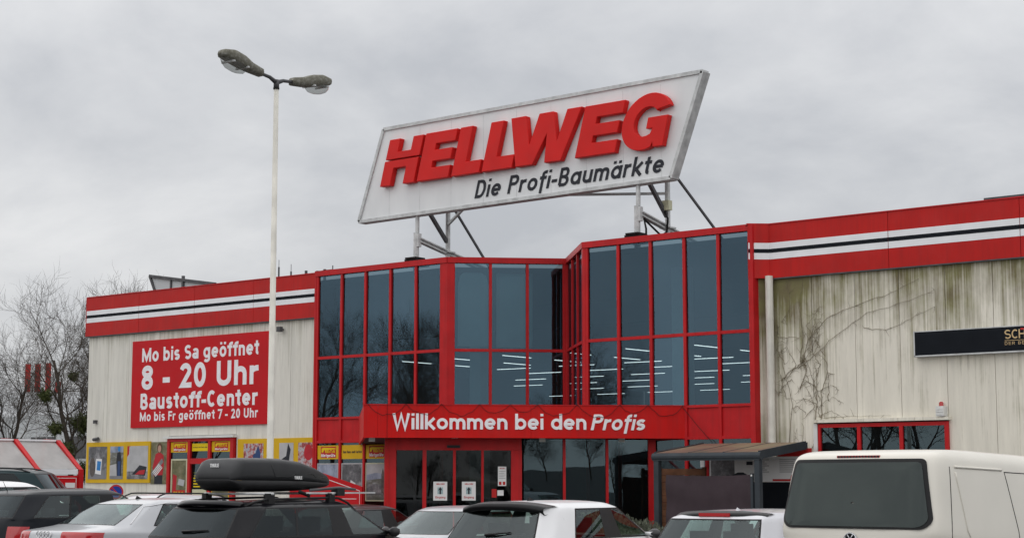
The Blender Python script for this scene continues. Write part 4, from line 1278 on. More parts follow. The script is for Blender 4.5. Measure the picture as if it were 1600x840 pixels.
part('screen_post', MB().box(X1 - .24, X1 - .18, Y0 - .08, Y0 - .02, .12, 1.88), 'anthracite', sc_)
part('end_cap', MB().box(X1 - .23, X1 - .19, Y0 - .085, Y0 - .015, 1.81, 1.85), 'white_plastic', sc_)
wf = thing('wooden_fence_panel', 'low brown wooden fence panel under the pergola', 'fence', (-24.7, -1, .12))
for i in range(11):
    part('plank', MB().box(-25.32, -24.06, -1.02, -.99, .15 + .17 * i, .15 + .17 * i + .162), 'wood_fence', wf)
for x in (-25.36, -24.02):
    part('post', MB().box(x - .04, x + .04, -1.06, -.985, .12, 2.05), 'wood_fence', wf)
ib = thing('info_board', 'white product board with photos behind the pergola posts', 'board', (-23, -.35, 1.6))
part('panel', MB().box(-24.30, -21.35, -.36, -.33, 1.68, 2.30), 'poster_white', ib)
part('header', MB().box(-22.3, -21.35, -.362, -.33, 2.302, 2.5), 'brick_red', ib)
part('footer', MB().box(-22.45, -21.35, -.364, -.36, 1.70, 1.75), 'brick_red', ib)
part('photo', MB().box(-24.25, -23.55, -.364, -.36, 1.75, 2.24), 'print_grey', ib)
for i in range(7):
    part('print_line', MB().box(-22.95, -22.55 - .06 * (i % 3), -.363, -.36, 1.92 + .05 * i, 1.935 + .05 * i), 'grey_print', ib)
    part('print_line', MB().box(-22.25, -21.8 - .05 * (i % 2), -.363, -.36, 1.92 + .05 * i, 1.935 + .05 * i), 'grey_print', ib)
part('print_bar', MB().box(-23.2, -23.02, -.363, -.36, 2.1, 2.19), 'dark_print', ib)
part('print_car', MB().prism([(-23.6, 1.78), (-23.2, 1.78), (-23.18, 1.86), (-23.3, 1.92), (-23.45, 1.92), (-23.62, 1.85)], (0, -.364, 0), (1, 0, 0), (0, 0, 1), (0, -.003, 0)), 'dark_print', ib)
lettering('lettering', 'HELLWEG', (-21.95, -.36, 1.72), (1, 0, 0), .13, .55, 'brick_red', ib, w=.24, gap=.05, depth=.004, shear=.25)
part('lower_panel', MB().box(-24.10, -21.35, -.35, -.32, .12, 1.675), 'black_stripe', ib)
part('stand_post', MB().box(-24.42, -24.31, -.37, -.30, .12, 2.35), 'red_frame', ib)
wn_ = thing('white_notice', 'small white sheet hanging behind the pergola beam', 'notice', (-24.3, -.5, 2.0))
part('sheet', MB().box(-24.47, -24.35, -.52, -.51, 2.05, 2.25), 'poster_white', wn_)

# lavender and a shrub in front of the vestibule
def bush(name, label, cat, x, y, rx, ry, h, n, mat, seed, grp=None):
    r = random.Random(seed)
    o = thing(name, label, cat, (x, y, .0), group=grp)
    mb = MB()
    for i in range(n):
        a, q = r.uniform(0, 6.283), math.sqrt(r.random())
        bx, by = x + rx * q * math.cos(a) * .6, y + ry * q * math.sin(a) * .6
        l = h * r.uniform(.7, 1.05) * (1 - .35 * q * q)
        tx, ty = x + rx * q * math.cos(a) * 1.15, y + ry * q * math.sin(a) * 1.15
        mid = ((bx + tx) / 2, (by + ty) / 2, l * .62)
        for k in range(4):
            f0 = .35 + .6 * k / 3
            px_, py_, pz = bx + (tx - bx) * f0, by + (ty - by) * f0, l * f0
            da, sz = r.uniform(0, 6.283), r.uniform(.03, .06)
            mb.add([(px_, py_, pz), (px_ + sz * math.cos(da), py_ + sz * math.sin(da), pz + sz * .8), (px_ + sz * math.cos(da + .5) * .4, py_ + sz * math.sin(da + .5) * .4, pz + sz * 1.7)], [(0, 1, 2)])
        mb.tube([(bx, by, .0), mid, (tx, ty, l)], [.008, .006, .003], 3, False)
    part('foliage', mb, mat, o)
    return o
for i, (x, y, s) in enumerate(((-26.35, -3.7, .8), (-25.6, -3.6, .95), (-24.9, -3.5, .9), (-24.2, -3.45, .75))):
    bush('lavender_bush', ['grey green lavender bush nearest the entrance windows', 'second grey lavender bush from the entrance windows', 'third grey lavender bush, before the screen', 'lavender bush farthest right before the fabric screen'][i], 'bush', x, y, .5, .45, 1.05 * s, 420, 'lavender', 20 + i, 'lavender bushes before the pergola')
bush('small_shrub', 'small green shrub left of the lavender bushes', 'bush', -27.1, -3.4, .3, .3, 1.1, 220, 'shrub_leaf', 31)
part('planter', MB().box(-27.8, -23.2, -4.2, -2.95, .12, .45), 'concrete')

# ------------------------------------------------------------------ trolley shelter at the far left
sh = thing('trolley_shelter', 'trolley shelter with red frames and clear sloping sheets at left edge', 'shelter', (-36, -13, 0))
ys = [-11.95 - 1.22 * i for i in range(4)]
EX, RXx = -34.76, -35.70
for y in ys:
    part('frame', MB().beam((EX, y, .0), (EX, y, 1.98), .09, .12, (0, 1, 0)).beam((EX + .005, y, 1.93), (RXx, y, 2.66), .09, .12, (0, 1, 0)).beam((RXx + .03, y, 2.65), (RXx - .5, y, 2.68), .09, .12, (0, 1, 0)).beam((RXx - 1.2, y, .0), (RXx - .5, y, 2.68), .09, .10, (0, 1, 0)), 'red_frame', sh)
for a, b in zip(ys[:-1], ys[1:]):
    part('roof_sheet', MB().obox((EX - .06, b + .05, 1.99), (0, a - b - .1, 0), (RXx - EX + .02, 0, .66), (.004, 0, .006)), 'poly_sheet', sh)
    part('gutter', MB().box(EX - .06, EX - .01, b + .06, a - .06, 1.86, 1.985), 'white_stripe', sh)
    part('ridge', MB().box(RXx - .04, RXx + .02, b + .06, a - .06, 2.66, 2.70), 'white_stripe', sh)
    part('side_board', MB().box(EX - .05, EX - .02, b + .06, a - .06, .35, 1.83), 'red_board', sh)
    part('rear_sheet', MB().obox((RXx - 1.1, b + .05, .3), (0, a - b - .1, 0), (.55, 0, 2.2), (-.006, 0, .002)), 'poly_sheet', sh)
a, b = ys[0], ys[1]
lettering('lettering', 'Ihr', (EX - .018, b + .12, 1.40), (0, 1, 0), .17, .24, 'poster_white', sh, w=.12, depth=.004)
part('print_line', MB().box(EX - .018, EX - .012, b + .12, a - .12, 1.765, 1.777).box(EX - .018, EX - .012, b + .10, b + .112, .5, 1.777).box(EX - .018, EX - .012, a - .112, a - .10, .5, 1.777), 'poster_white', sh)
part('print_badge', MB().box(EX - .018, EX - .012, a - .42, a - .14, 1.1, 1.52), 'dark_print', sh)
part('print_badge', MB().box(EX - .012, EX - .008, a - .42, a - .14, 1.54, 1.66), 'poster_white', sh)
pn = thing('notice_sheet', 'pale blue and white notice seen through the shelter sheet', 'notice', (-36.2, -13, 1.9))
part('sheet', MB().box(-36.1, -36.09, -12.9, -12.45, 1.9, 2.35), 'print_blue', pn)

# second red board: sloping side panel beside the hire shop windows
tp = thing('sloping_red_board', 'dark red board with sloping top edge beside the hire shop windows', 'board', (-37, -2, .12))
part('panel', MB().prism([(-38.4, .3), (-35.37, .3), (-35.37, 1.54), (-37.1, 1.96), (-38.4, 1.96)], (0, -1.6, 0), (1, 0, 0), (0, 0, 1), (0, .05, 0)), 'red_board', tp)
part('print_line', MB().beam((-37.1, -1.604, 1.84), (-35.47, -1.604, 1.43), .018, .004, (0, 1, 0)).beam((-35.47, -1.604, 1.43), (-35.47, -1.604, .4), .015, .004, (0, 1, 0)), 'poster_white', tp)
for i in range(3):
    part('print_line', MB().box(-36.8 + .1 * i, -35.6, -1.604, -1.60, 1.36 - .17 * i, 1.378 - .17 * i), 'poster_white', tp)
part('leg', MB().box(-38.3, -38.2, -1.62, -1.55, .1, .3).box(-35.6, -35.5, -1.62, -1.55, .1, .3), 'dark_steel', tp)

# ------------------------------------------------------------------ leafless creeper on the right wing
vn = thing('bare_creeper', 'leafless brown creeper climbing the stained right wing wall', 'creeper', (-21.4, .05, .1))
def creeper(pts, r0, seed, twigs=1.0):
    r = random.Random(seed)
    r0 *= .5
    P = []
    for i in range(len(pts) - 1):
        for k in range(5):
            t = k / 5
            P.append((pts[i][0] + (pts[i + 1][0] - pts[i][0]) * t + r.uniform(-.025, .025), .075 + r.uniform(-.012, .01), pts[i][1] + (pts[i + 1][1] - pts[i][1]) * t + r.uniform(-.02, .02)))
    P.append((pts[-1][0], .08, pts[-1][1]))
    mb = MB().tube(P, [r0 * (1 - .7 * i / len(P)) for i in range(len(P))], 4, False)
    for p in P:
        if r.random() < .55 * twigs:
            a = r.uniform(0, 6.283)
            l = r.uniform(.05, .22)
            q = [p]
            for k in range(3):
                a += r.uniform(-.5, .5)
                q.append((q[-1][0] + l / 3 * math.cos(a), p[1] - .01 * k * r.random(), q[-1][2] + l / 3 * math.sin(a)))
            mb.tube(q, [.005, .004, .003, .002], 3, False)
    return mb
vines = [([(-21.45, .2), (-21.5, 2.0), (-21.45, 3.2), (-21.4, 4.3), (-21.46, 4.6)], .030), ([(-21.3, 3.2), (-21.28, 3.9), (-21.1, 4.35), (-20.9, 4.3)], .022),
    ([(-22.4, 4.2), (-22.1, 4.45), (-21.85, 4.6), (-21.6, 5.2), (-21.1, 5.7), (-20.3, 5.95), (-19.3, 6.2), (-18.6, 6.5)], .022),
    ([(-21.9, 4.5), (-21.5, 4.75), (-20.9, 5.2), (-20.0, 5.75), (-19.0, 5.95), (-18.2, 6.2)], .018), ([(-21.85, 4.6), (-21.75, 5.3), (-21.85, 6.0), (-21.75, 6.7)], .016),
    ([(-22.35, 5.7), (-22.1, 6.0), (-22.2, 6.7)], .014), ([(-20.1, 5.4), (-19.5, 5.3), (-18.8, 5.55), (-18.2, 5.8)], .014), ([(-22.4, 5.3), (-21.9, 5.25), (-21.6, 5.35)], .012),
    ([(-22.2, .3), (-22.25, 2.2), (-22.1, 3.6), (-22.35, 4.6), (-22.4, 5.2)], .020), ([(-21.9, .3), (-21.95, 2.0), (-21.8, 3.0)], .02),
    ([(-21.35, 3.5), (-21.0, 3.75), (-20.75, 3.6)], .012), ([(-21.35, 3.3), (-21.0, 3.4), (-20.7, 3.22)], .012), ([(-21.35, 3.9), (-21.0, 4.05), (-20.8, 3.9)], .012),
    ([(-21.45, 4.0), (-21.75, 4.2), (-21.9, 4.0)], .012), ([(-21.45, 3.6), (-21.8, 3.75), (-22.0, 3.6)], .012), ([(-21.2, 3.24), (-20.4, 3.26), (-19.4, 3.25)], .010)]
rv = random.Random(77)
for i in range(26):
    x, z = rv.uniform(-22.45, -20.9), rv.uniform(.4, 5.2)
    q = [(x, z)]
    for k_ in range(rv.randint(3, 5)):
        x += rv.uniform(-.28, .28)
        z += rv.uniform(.15, .5) if rv.random() < .8 else -.2
        q.append((max(-22.5, x), min(6.6, z)))
    vines.append((q, rv.uniform(.010, .018)))
for i, (p, r0) in enumerate(vines):
    part('stem', creeper(p, r0, 40 + i), 'vine', vn)

# ------------------------------------------------------------------ bare trees
def grow(seed, H, levels=4, spread=.9, nb=(10, 8, 7, 5)):
    r = random.Random(seed)
    tr, tw = MB(), MB()
    tips = []
    def br(p, d, l, rad, lev):
        nseg = 6 if lev == 0 else 4 if lev < 3 else 3
        P, D = [p.copy()], d.copy()
        for i in range(nseg):
            j = .10 if lev == 0 else .24
            D = (D + V((r.gauss(0, j), r.gauss(0, j), r.gauss(0, j) + (.10 if lev else .02)))).normalized()
            P.append(P[-1] + D * l / nseg)
        rr = [rad * (1 - .62 * i / nseg) for i in range(nseg + 1)]
        (tr if lev < 2 else tw).tube(P, rr, (8, 6, 4, 3, 3)[lev], False)
        if lev >= levels:
            return
        if lev == 2:
            tips.append(P[-2])
        n = nb[lev]
        for i in range(n):
            t = (.28 if lev == 0 else .2) + (.98 - .28) * (i + r.random() * .8) / n
            f = t * nseg
            k = min(nseg - 1, int(f))
            q = P[k].lerp(P[k + 1], f - k)
            ax = (P[k + 1] - P[k]).normalized()
            side = ax.cross(V((r.gauss(0, 1), r.gauss(0, 1), r.gauss(0, 1))))
            side.normalize()
            ang = r.uniform(.5, .95) * spread
            nd = (ax * math.cos(ang) + side * math.sin(ang)).normalized()
            ll = l * (r.uniform(.50, .72) if lev else r.uniform(.42, .62) * (1.15 - .5 * t))
            br(q, nd, ll, max(.006, rr[k] * r.uniform(.36, .52)), lev + 1)
    br(V((0, 0, 0)), V((0, 0, 1)), H * .8, H * .017, 0)
    return tr, tw, tips
tree_src = {}
def tree(kind, loc, rz, sc, label, mist=(), group='bare winter trees'):
    if kind not in tree_src:
        a, b, c = grow({0: 11, 1: 23, 2: 35}[kind], 10.0, 4, (.95, .8, 1.05)[kind])
        ta, tb = a.mesh('trunk'), b.mesh('crown')
        ta.materials.append(M['bark'])
        tb.materials.append(M['twig'])
        tree_src[kind] = (ta, tb, c)
    ta, tb, tips = tree_src[kind]
    o = thing('bare_tree', label, 'tree', loc, rz, group, absolute=False)
    o.scale = (sc, sc, sc)
    for n_, me in (('trunk', ta), ('crown', tb)):
        c = link(bpy.data.objects.new(n_, me))
        c.parent = o
    r = random.Random(int(abs(loc[0]) * 7))
    for i, (mx, my, mz, ms) in enumerate(mist):
        mb = MB()
        for k in range(int(900 * ms / .5)):
            d = V((r.gauss(0, 1), r.gauss(0, 1), r.gauss(0, 1))).normalized()
            e = V((mx, my, mz)) + d * ms * r.uniform(.35, 1.0) * (.8 + .3 * math.sin(d.x * 7 + d.z * 5))
            u = V((r.gauss(0, 1), r.gauss(0, 1), r.gauss(0, 1))).normalized() * .09
            w = d.cross(u).normalized() * .025
            mb.add([e - u - w, e - u + w, e + u + w * .3], [(0, 1, 2)])
            if k % 3 == 0:
                mb.tube([V((mx, my, mz)), e], .008, 3, False)
        mb.build('mistletoe', 'mistletoe', o)
    return o
tree(0, (-60.3, 7.0, 0), 1.2, .87, 'leafless tree with mistletoe balls just left of the store', mist=((.2, .1, 4.7, .75), (-.25, .3, 7.0, .28), (-.9, -1.3, 3.4, .55), (-2.2, -2.2, 5.9, .4), (-1.6, -1.9, 4.4, .4), (.5, .5, 2.5, .6)))
tree(1, (-69.2, 3.6, 0), .4, .88, 'leafless tree cut off by the left picture edge')
tree(2, (-73.0, 17.2, 0), 2.2, 1.0, 'treetop rising just above the left end of the fascia')
tree(1, (-77.5, 26.5, 0), 3.9, 1.17, 'treetop behind the grey panel sign on the roof')
tree(0, (-70.0, 10.0, 0), 4.4, .8, 'small leafless tree behind the shelter')
tree(2, (-79.0, 8.0, 0), 5.4, .85, 'far leafless tree low at the left edge')
RB = 'leafless tree across the car park, mirrored in the entrance glazing'
for i, (x, y, k_, s_) in enumerate(((-58, -26, 0, .85), (-63, -30, 1, .9), (-68, -24, 2, .9), (-72, -33, 0, 1.0), (-77, -27, 1, .9), (-52, -33, 2, .8), (-84, -34, 2, 1.05), (-66, -40, 1, 1.0),
                              *[(134 + .595 * o, -120 + .804 * o, abs(o) % 3, .72 + .05 * (abs(o) % 5)) for o in range(-60, 60, 5)], (64, -76, 0, .80), (96, -80, 2, .8), (-43, -44, 0, 1.0), (-47, -49, 2, 1.0), (-39, -42, 1, .85), (-51, -57, 1, 1.1))):
    tree(k_, (x, y, 0), i * 1.3, s_, RB, group='mirrored trees across the car park')

# far hall and the red boards seen between the branches
fh = thing('far_hall', 'pale low hall seen far off through the bare branches', 'building', (-95, 26, 0))
part('wall', MB().box(-125, -83, 30, 50, 0, 6.0), 'pale_grey_wall', fh)
part('roof', MB().prism([(30, 6.0), (50, 6.0), (40, 8.2)], (-125.5, 0, 0), (0, 1, 0), (0, 0, 1), (43, 0, 0)), 'mid_grey_roof', fh)
for i in range(10):
    part('window', MB().box(-124 + 4 * i, -121.4 + 4 * i, 29.96, 30, 3.2, 4.6), 'dark_steel', fh)
for i, (x, y, z0, z1, lab) in enumerate(((-84.9, 21.75, 6.85, 8.46, 'leftmost of four red upright boards behind the tree'), (-84.45, 22.1, 6.85, 8.46, 'second of four red upright boards behind the tree'),
                                       (-84.0, 22.5, 6.90, 8.50, 'third and highest of the red upright boards behind the tree'), (-83.6, 22.9, 6.78, 7.44, 'short red board, rightmost of the four behind the tree'))):
    o = thing('red_upright_board', lab, 'board', (x, y, 0), group='red boards behind the tree')
    part('board', MB().obox((x - .12, y - .11, z0), (.24, .20, 0), (-.04, .05, 0), (0, 0, z1 - z0)), 'brick_red', o)
    part('mast', MB().tube([(x - .03, y + .06, 0), (x - .03, y + .06, z1 - .1)], .03, 5), 'grey_steel', o)
# ------------------------------------------------------------------ vehicles
# rings of the shell from sill to roof edge; eleven columns from rear centre round one flank to front centre
def ring(z0, z1, pts):
    xa, xb = pts[0][0], pts[-1][0]
    out = []
    for p in pts:
        z = p[2] if len(p) > 2 else z0 + (z1 - z0) * (p[0] - xa) / (xb - xa)
        out.append((p[0], p[1], z))
    return out
def body_ring(L, W, z0, z1, kr, kf, kw, side, sq=.80, nose=.86):
    xr, xf, w = -L / 2 + kr, L / 2 - kf, W / 2 * kw
    return ring(z0, z1, [(xr, 0), (xr + .015, .45 * w), (xr + .06, sq * w), (xr + .30, .985 * w), (side[0], w), (side[1], w), (side[2], w), (side[3], .995 * w), (xf - .32, nose * w), (xf - .07, .5 * w), (xf, 0)])

GLASS = {1: 'rear_window', 2: 'windscreen', 3: 'quarter_window', 4: 'rear_door_window', 5: 'front_door_window'}
def vehicle(name, label, sp, loc, rz, paint, glassmat=None, tilt=0, group='cars parked in the bays'):
    T = thing(name, label, sp.get('cat', 'car'), loc, rz, group, absolute=False)
    if tilt:
        T.rotation_euler = (0, tilt, rz)
    rings, n = sp['rings'], 11
    bm = bmesh.new()
    vid = {}
    for r, rg in enumerate(rings):
        for c, (x, y, z) in enumerate(rg):
            for s in (1, -1):
                if c in (0, n - 1) and s == -1:
                    vid[r, c, s] = vid[r, c, 1]
                else:
                    vid[r, c, s] = bm.verts.new((x, -y * s, z))
    RL = len(rings) - 1
    gr = sp.get('glassrow', 4)
    glass_cols = sp['glass']
    for r in range(RL):
        for c in range(n - 1):
            for s in (1, -1):
                q = [vid[r, c, s], vid[r, c + 1, s], vid[r + 1, c + 1, s], vid[r + 1, c, s]]
                f = bm.faces.new(q if s == 1 else q[::-1])
                f.material_index = 0
                if r == gr:
                    f.material_index = glass_cols.get(c, 0)
                elif (r, c) in sp.get('tail', ()):
                    f.material_index = 7
    # roof
    top = rings[RL]
    G = {}
    for i in range(3, 8):
        for s in (1, -1):
            G[i, 0, s] = vid[RL, i, s]
    for s in (1, -1):
        for j in (1, 2, 3):
            G[3, j, s] = vid[RL, 3 - j, s]
            G[7, j, s] = vid[RL, 7 + j, s]
    cr = sp.get('crown', .035)
    for i in (4, 5, 6):
        t = (i - 3) / 4
        for s in (1, -1):
            for j in (1, 2, 3):
                if j == 3 and s == -1:
                    G[i, j, s] = G[i, j, 1]
                    continue
                x0, y0, z0 = top[i]
                yy = y0 * (.82, .46, 0)[j - 1]
                G[i, j, s] = bm.verts.new((x0, -yy * s, z0 + cr * (.45, .85, 1)[j - 1]))
    for i in range(3, 7):
        for j in range(3):
            for s in (1, -1):
                q = [G[i, j, s], G[i + 1, j, s], G[i + 1, j + 1, s], G[i, j + 1, s]]
                if len(set(q)) < 4:
                    continue
                bm.faces.new(q if s == 1 else q[::-1])
    bmesh.ops.recalc_face_normals(bm, faces=bm.faces)
    cl = bm.edges.layers.float.new('crease_edge')
    for r, k in sp.get('crease', {gr: .75, gr + 1: .7}).items():
        for c in range(n - 1):
            for s in (1, -1):
                e = bm.edges.get((vid[r, c, s], vid[r, c + 1, s]))
                if e:
                    e[cl] = k
    for c in sp.get('crease_cols', (2, 3, 7, 8)):
        for s in (1, -1):
            e = bm.edges.get((vid[gr, c, s], vid[gr + 1, c, s]))
            if e:
                e[cl] = .6
    me = bpy.data.meshes.new('cage')
    bm.to_mesh(me)
    bm.free()
    tmp = link(bpy.data.objects.new('cage', me))
    md = tmp.modifiers.new('s', 'SUBSURF')
    md.levels = md.render_levels = 3
    dg = bpy.context.evaluated_depsgraph_get()
    em = bpy.data.meshes.new_from_object(tmp.evaluated_get(dg))
    bpy.data.objects.remove(tmp)
    bpy.data.meshes.remove(me)
    bm = bmesh.new()
    bm.from_mesh(em)
    bpy.data.meshes.remove(em)
    lo = [min(v.co[k] for v in bm.verts) for k in range(3)]
    hi = [max(v.co[k] for v in bm.verts) for k in range(3)]
    Ld, Wd, Hd = sp['dim']
    for v in bm.verts:
        v.co.x = (v.co.x - (lo[0] + hi[0]) / 2) * Ld / (hi[0] - lo[0])
        v.co.y = v.co.y * Wd / (hi[1] - lo[1])
        v.co.z = lo[2] + (v.co.z - lo[2]) * (Hd - lo[2]) / (hi[2] - lo[2])
    if bm.faces and max(bm.faces, key=lambda f: f.calc_center_median().z).normal.z < 0:
        bmesh.ops.reverse_faces(bm, faces=bm.faces)
    bm.normal_update()
    bvh = BVHTree.FromBMesh(bm)
    for idx in (1, 2, 3, 4, 5):
        for s in (1, -1) if idx > 2 else (0,):
            fs = [f for f in bm.faces if f.material_index == idx and (s == 0 or f.calc_center_median().y * s > 0)]
            if not fs:
                continue
            res = bmesh.ops.inset_region(bm, faces=fs, thickness=sp.get('seal', {}).get(idx, .022), use_even_offset=True)
            for f in res['faces']:
                f.material_index = 6
    bm.normal_update()
    def sub(test, nm, mat, lift=0, par=None):
        vs, mp, fs = [], {}, []
        for f in bm.faces:
            if test(f):
                ids = []
                for v in f.verts:
                    if v not in mp:
                        mp[v] = len(vs)
                        vs.append(v.co + v.normal * lift)
                    ids.append(mp[v])
                fs.append(ids)
        if not fs:
            return None
        mb = MB()
        mb.v, mb.f = [tuple(v) for v in vs], fs
        return mb.build(nm, mat, par or T, True)
    body = sub(lambda f: f.material_index == 0, 'body', paint)
    sub(lambda f: f.material_index == 6, 'window_trim', 'car_trim', .002)
    sub(lambda f: f.material_index == 7 and f.calc_center_median().y > 0, 'tail_light', 'taillight_red', .004)
    sub(lambda f: f.material_index == 7 and f.calc_center_median().y < 0, 'tail_light', 'taillight_red', .004)
    gm = glassmat or {}
    for idx, nm in GLASS.items():
        g = gm.get(idx, 'car_glass')
        if idx < 3:
            sub(lambda f: f.material_index == idx, nm, g)
        else:
            for s in (1, -1):
                sub(lambda f: f.material_index == idx and f.calc_center_median().y * s > 0, nm, g)
    bm.free()
    # projection helpers
    def hit(o, d):
        h = bvh.ray_cast(V(o), V(d).normalized())
        return (h[0], h[1]) if h[0] is not None else (V(o), -V(d).normalized())
    def side_line(pts, s=-1, r=.005, mat='car_trim', nm='panel_gap', lift=0.0, step=10, par=None):
        P = []
        for (xa, za), (xb, zb) in zip(pts[:-1], pts[1:]):
            for k in range(step):
                t = k / step
                p, nn = hit((xa + (xb - xa) * t, s * 3, za + (zb - za) * t), (0, -s, 0))
                P.append(p + V((0, s * lift, 0)))
        p, nn = hit((pts[-1][0], s * 3, pts[-1][1]), (0, -s, 0))
        P.append(p + V((0, s * lift, 0)))
        return MB().tube(P, r, 5).build(nm, mat, par or T, True)
    def rear_line(pts, r=.005, mat='car_trim', nm='panel_gap', lift=0.0, step=10):
        P = []
        for (ya, za), (yb, zb) in zip(pts[:-1], pts[1:]):
            for k in range(step):
                t = k / step
                P.append(hit((-4, ya + (yb - ya) * t, za + (zb - za) * t), (1, 0, 0))[0] + V((-lift, 0, 0)))
        P.append(hit((-4, pts[-1][0], pts[-1][1]), (1, 0, 0))[0] + V((-lift, 0, 0)))
        return MB().tube(P, r, 5).build(nm, mat, T, True)
    def roof_line(pts, r=.006, mat='car_trim', nm='roof_strip', lift=0.0, step=10, n_=6):
        P = []
        for (xa, ya), (xb, yb) in zip(pts[:-1], pts[1:]):
            for k in range(step):
                t = k / step
                P.append(hit((xa + (xb - xa) * t, ya + (yb - ya) * t, 4), (0, 0, -1))[0] + V((0, 0, lift)))
        P.append(hit((pts[-1][0], pts[-1][1], 4), (0, 0, -1))[0] + V((0, 0, lift)))
        return MB().tube(P, r, n_).build(nm, mat, T, True)
    def rear_patch(outline, nm, mat, lift, scale=1.0):
        # a pane laid on the rear of the shell: concentric rings of an outline in (y, z), dropped onto the surface
        cy, cz = sum(p[0] for p in outline) / len(outline), sum(p[1] for p in outline) / len(outline)
        mb = MB()
        rr = [.02, .3, .55, .75, .9, 1.0]
        nn = len(outline)
        for r_ in rr:
            for (y, z) in outline:
                p, _n = hit((-4, cy + (y - cy) * r_ * scale, cz + (z - cz) * r_ * (1 - (1 - scale) * 1.8)), (1, 0, 0))
                mb.v.append((p.x - lift, p.y, p.z))
        for i in range(len(rr) - 1):
            for k_ in range(nn):
                k2 = (k_ + 1) % nn
                mb.f.append((i * nn + k_, (i + 1) * nn + k_, (i + 1) * nn + k2, i * nn + k2))
        o = mb.build(nm, mat, T, True, True)
        if sum(p.normal.x for p in o.data.polygons) > 0:
            o.data.flip_normals()
        return o
    T_ = dict(T=T, rear_patch=rear_patch, hit=hit, side_line=side_line, rear_line=rear_line, roof_line=roof_line, body=body)
    # underbody, interior and wheels
    MB().box(-Ld / 2 + .25, Ld / 2 - .25, -Wd / 2 + .12, Wd / 2 - .12, .18, .30).build('underbody', 'black_plastic', T)
    if sp.get('seats', True):
        zs = sp.get('seat_z', .55)
        for sx_, nm in sp.get('seat_x', ((.05, 2), (-.85, 3))):
            for k in range(nm):
                y = (-.36, .36)[k] if nm == 2 else (-.45, 0, .45)[k]
                wv = .24 if nm == 2 else .21
                hz = 1.18 - .55 + zs
                m = MB()
                m.grid(lambda u, v: (sx_ - .22 * v - .03 * math.sin(math.pi * u), y + wv * (2 * u - 1) * (1 - .25 * v ** 3), zs - .15 + (hz - zs - .05) * v), 6, 6)
                m.grid(lambda u, v: (sx_ - .13 - .22 * v, y + wv * (2 * u - 1) * (1 - .25 * v ** 3), zs - .15 + (hz - zs - .05) * v), 6, 6)
                m.box(sx_ - .30, sx_ - .19, y - .13, y + .13, hz - .16, hz + .05 if nm == 2 else hz - .02)
                m.build('seat', 'seat_cloth', T, True)
        xd = sp.get('dash', .85)
        MB().grid(lambda u, v: (xd - .15 + .5 * v, (Wd / 2 - .16) * (2 * u - 1), .86 + .10 * math.sin(math.pi * min(1, v + .3)) * .8), 8, 6).build('dashboard', 'black_plastic', T, True)
    wb = sp.get('axles', (-Ld / 2 + .82, Ld / 2 - .88))
    for x in wb:
        for s in (1, -1):
            wr = sp.get('wheel', .31)
            wh = MB().lathe([(wr * .62, -.10), (wr * .95, -.10), (wr, -.07), (wr, .07), (wr * .95, .10), (wr * .62, .10)], (x, s * (Wd / 2 - .11), wr), 24, 'y').build('wheel', 'tyre', T, True)
            rm = MB().lathe([(wr * .62, s * .09), (wr * .55, s * .085), (wr * .5, s * .06), (.03, s * .08)], (x, s * (Wd / 2 - .11), wr), 24, 'y')
            for k in range(5):
                a = 2 * math.pi * k / 5
                rm.beam((x, s * (Wd / 2 - .03), wr), (x + wr * .58 * math.cos(a), s * (Wd / 2 - .03), wr + wr * .58 * math.sin(a)), .06, .03, (0, 1, 0))
            rm.build('rim', 'rim', wh)
    if 'mirror' in sp:
        mx, mz = sp['mirror']
        for s in (1, -1):
            p, nn = hit((mx, s * 3, mz), (0, -s, 0))
            mb = MB()
            c = p + V((0, s * .13, .0))
            N = 10
            for i in range(7):
                ph = math.pi * i / 6
                for k in range(N):
                    a = 2 * math.pi * k / N
                    mb.v.append((c.x + .06 * math.cos(ph) + .03, c.y + .105 * math.sin(ph) * math.cos(a), c.z + .075 * math.sin(ph) * math.sin(a)))
            for i in range(6):
                for k in range(N):
                    mb.f.append((i * N + k, i * N + (k + 1) % N, (i + 1) * N + (k + 1) % N, (i + 1) * N + k))
            mb.beam(p, c, .05, .05)
            mb.build('wing_mirror', sp.get('mirror_mat', paint), T, True)
    return T_

STD = {0: 1, 1: 1, 4: 4, 5: 6, 6: 5, 8: 2, 9: 2}
def hatch(L=4.26, W=1.77, H=1.46, q=False, dx=0.0):
    sd = (-1.20, -.20, -.10, 1.05)
    return dict(dim=(L, W, H), glass={**STD, **({3: 3} if q else {})}, mirror=(.80, .99), dash=.75,
        rings=[body_ring(L, W, .2, .2, .10, .06, .96, sd), body_ring(L, W, .48, .46, 0, 0, 1, sd), body_ring(L, W, .70, .64, .02, .03, 1, sd), body_ring(L, W, .86, .76, .06, .16, .985, sd),
            ring(.95, .95, [(-L / 2 + .13, 0), (-L / 2 + .14, .42), (-L / 2 + .20, .72), (-1.62, .825), (-1.24, .835), (-.17, .84), (-.08, .84), (.88, .83), (.99, .74), (1.14, .40), (1.18, 0)]),
            ring(1.375, 1.38, [(-L / 2 + .46, 0), (-L / 2 + .47, .38), (-L / 2 + .52, .60), (-1.28, .67), (-.99, .685), (-.15, .70), (-.06, .70), (.20, .68), (.27, .60), (.40, .33), (.44, 0)]),
            ring(1.445, 1.44, [(-L / 2 + .58, 0), (-L / 2 + .60, .34), (-L / 2 + .65, .52), (-1.18, .575), (-.95, .59), (-.15, .60), (-.06, .60), (.08, .585), (.14, .52), (.22, .29), (.24, 0)])])
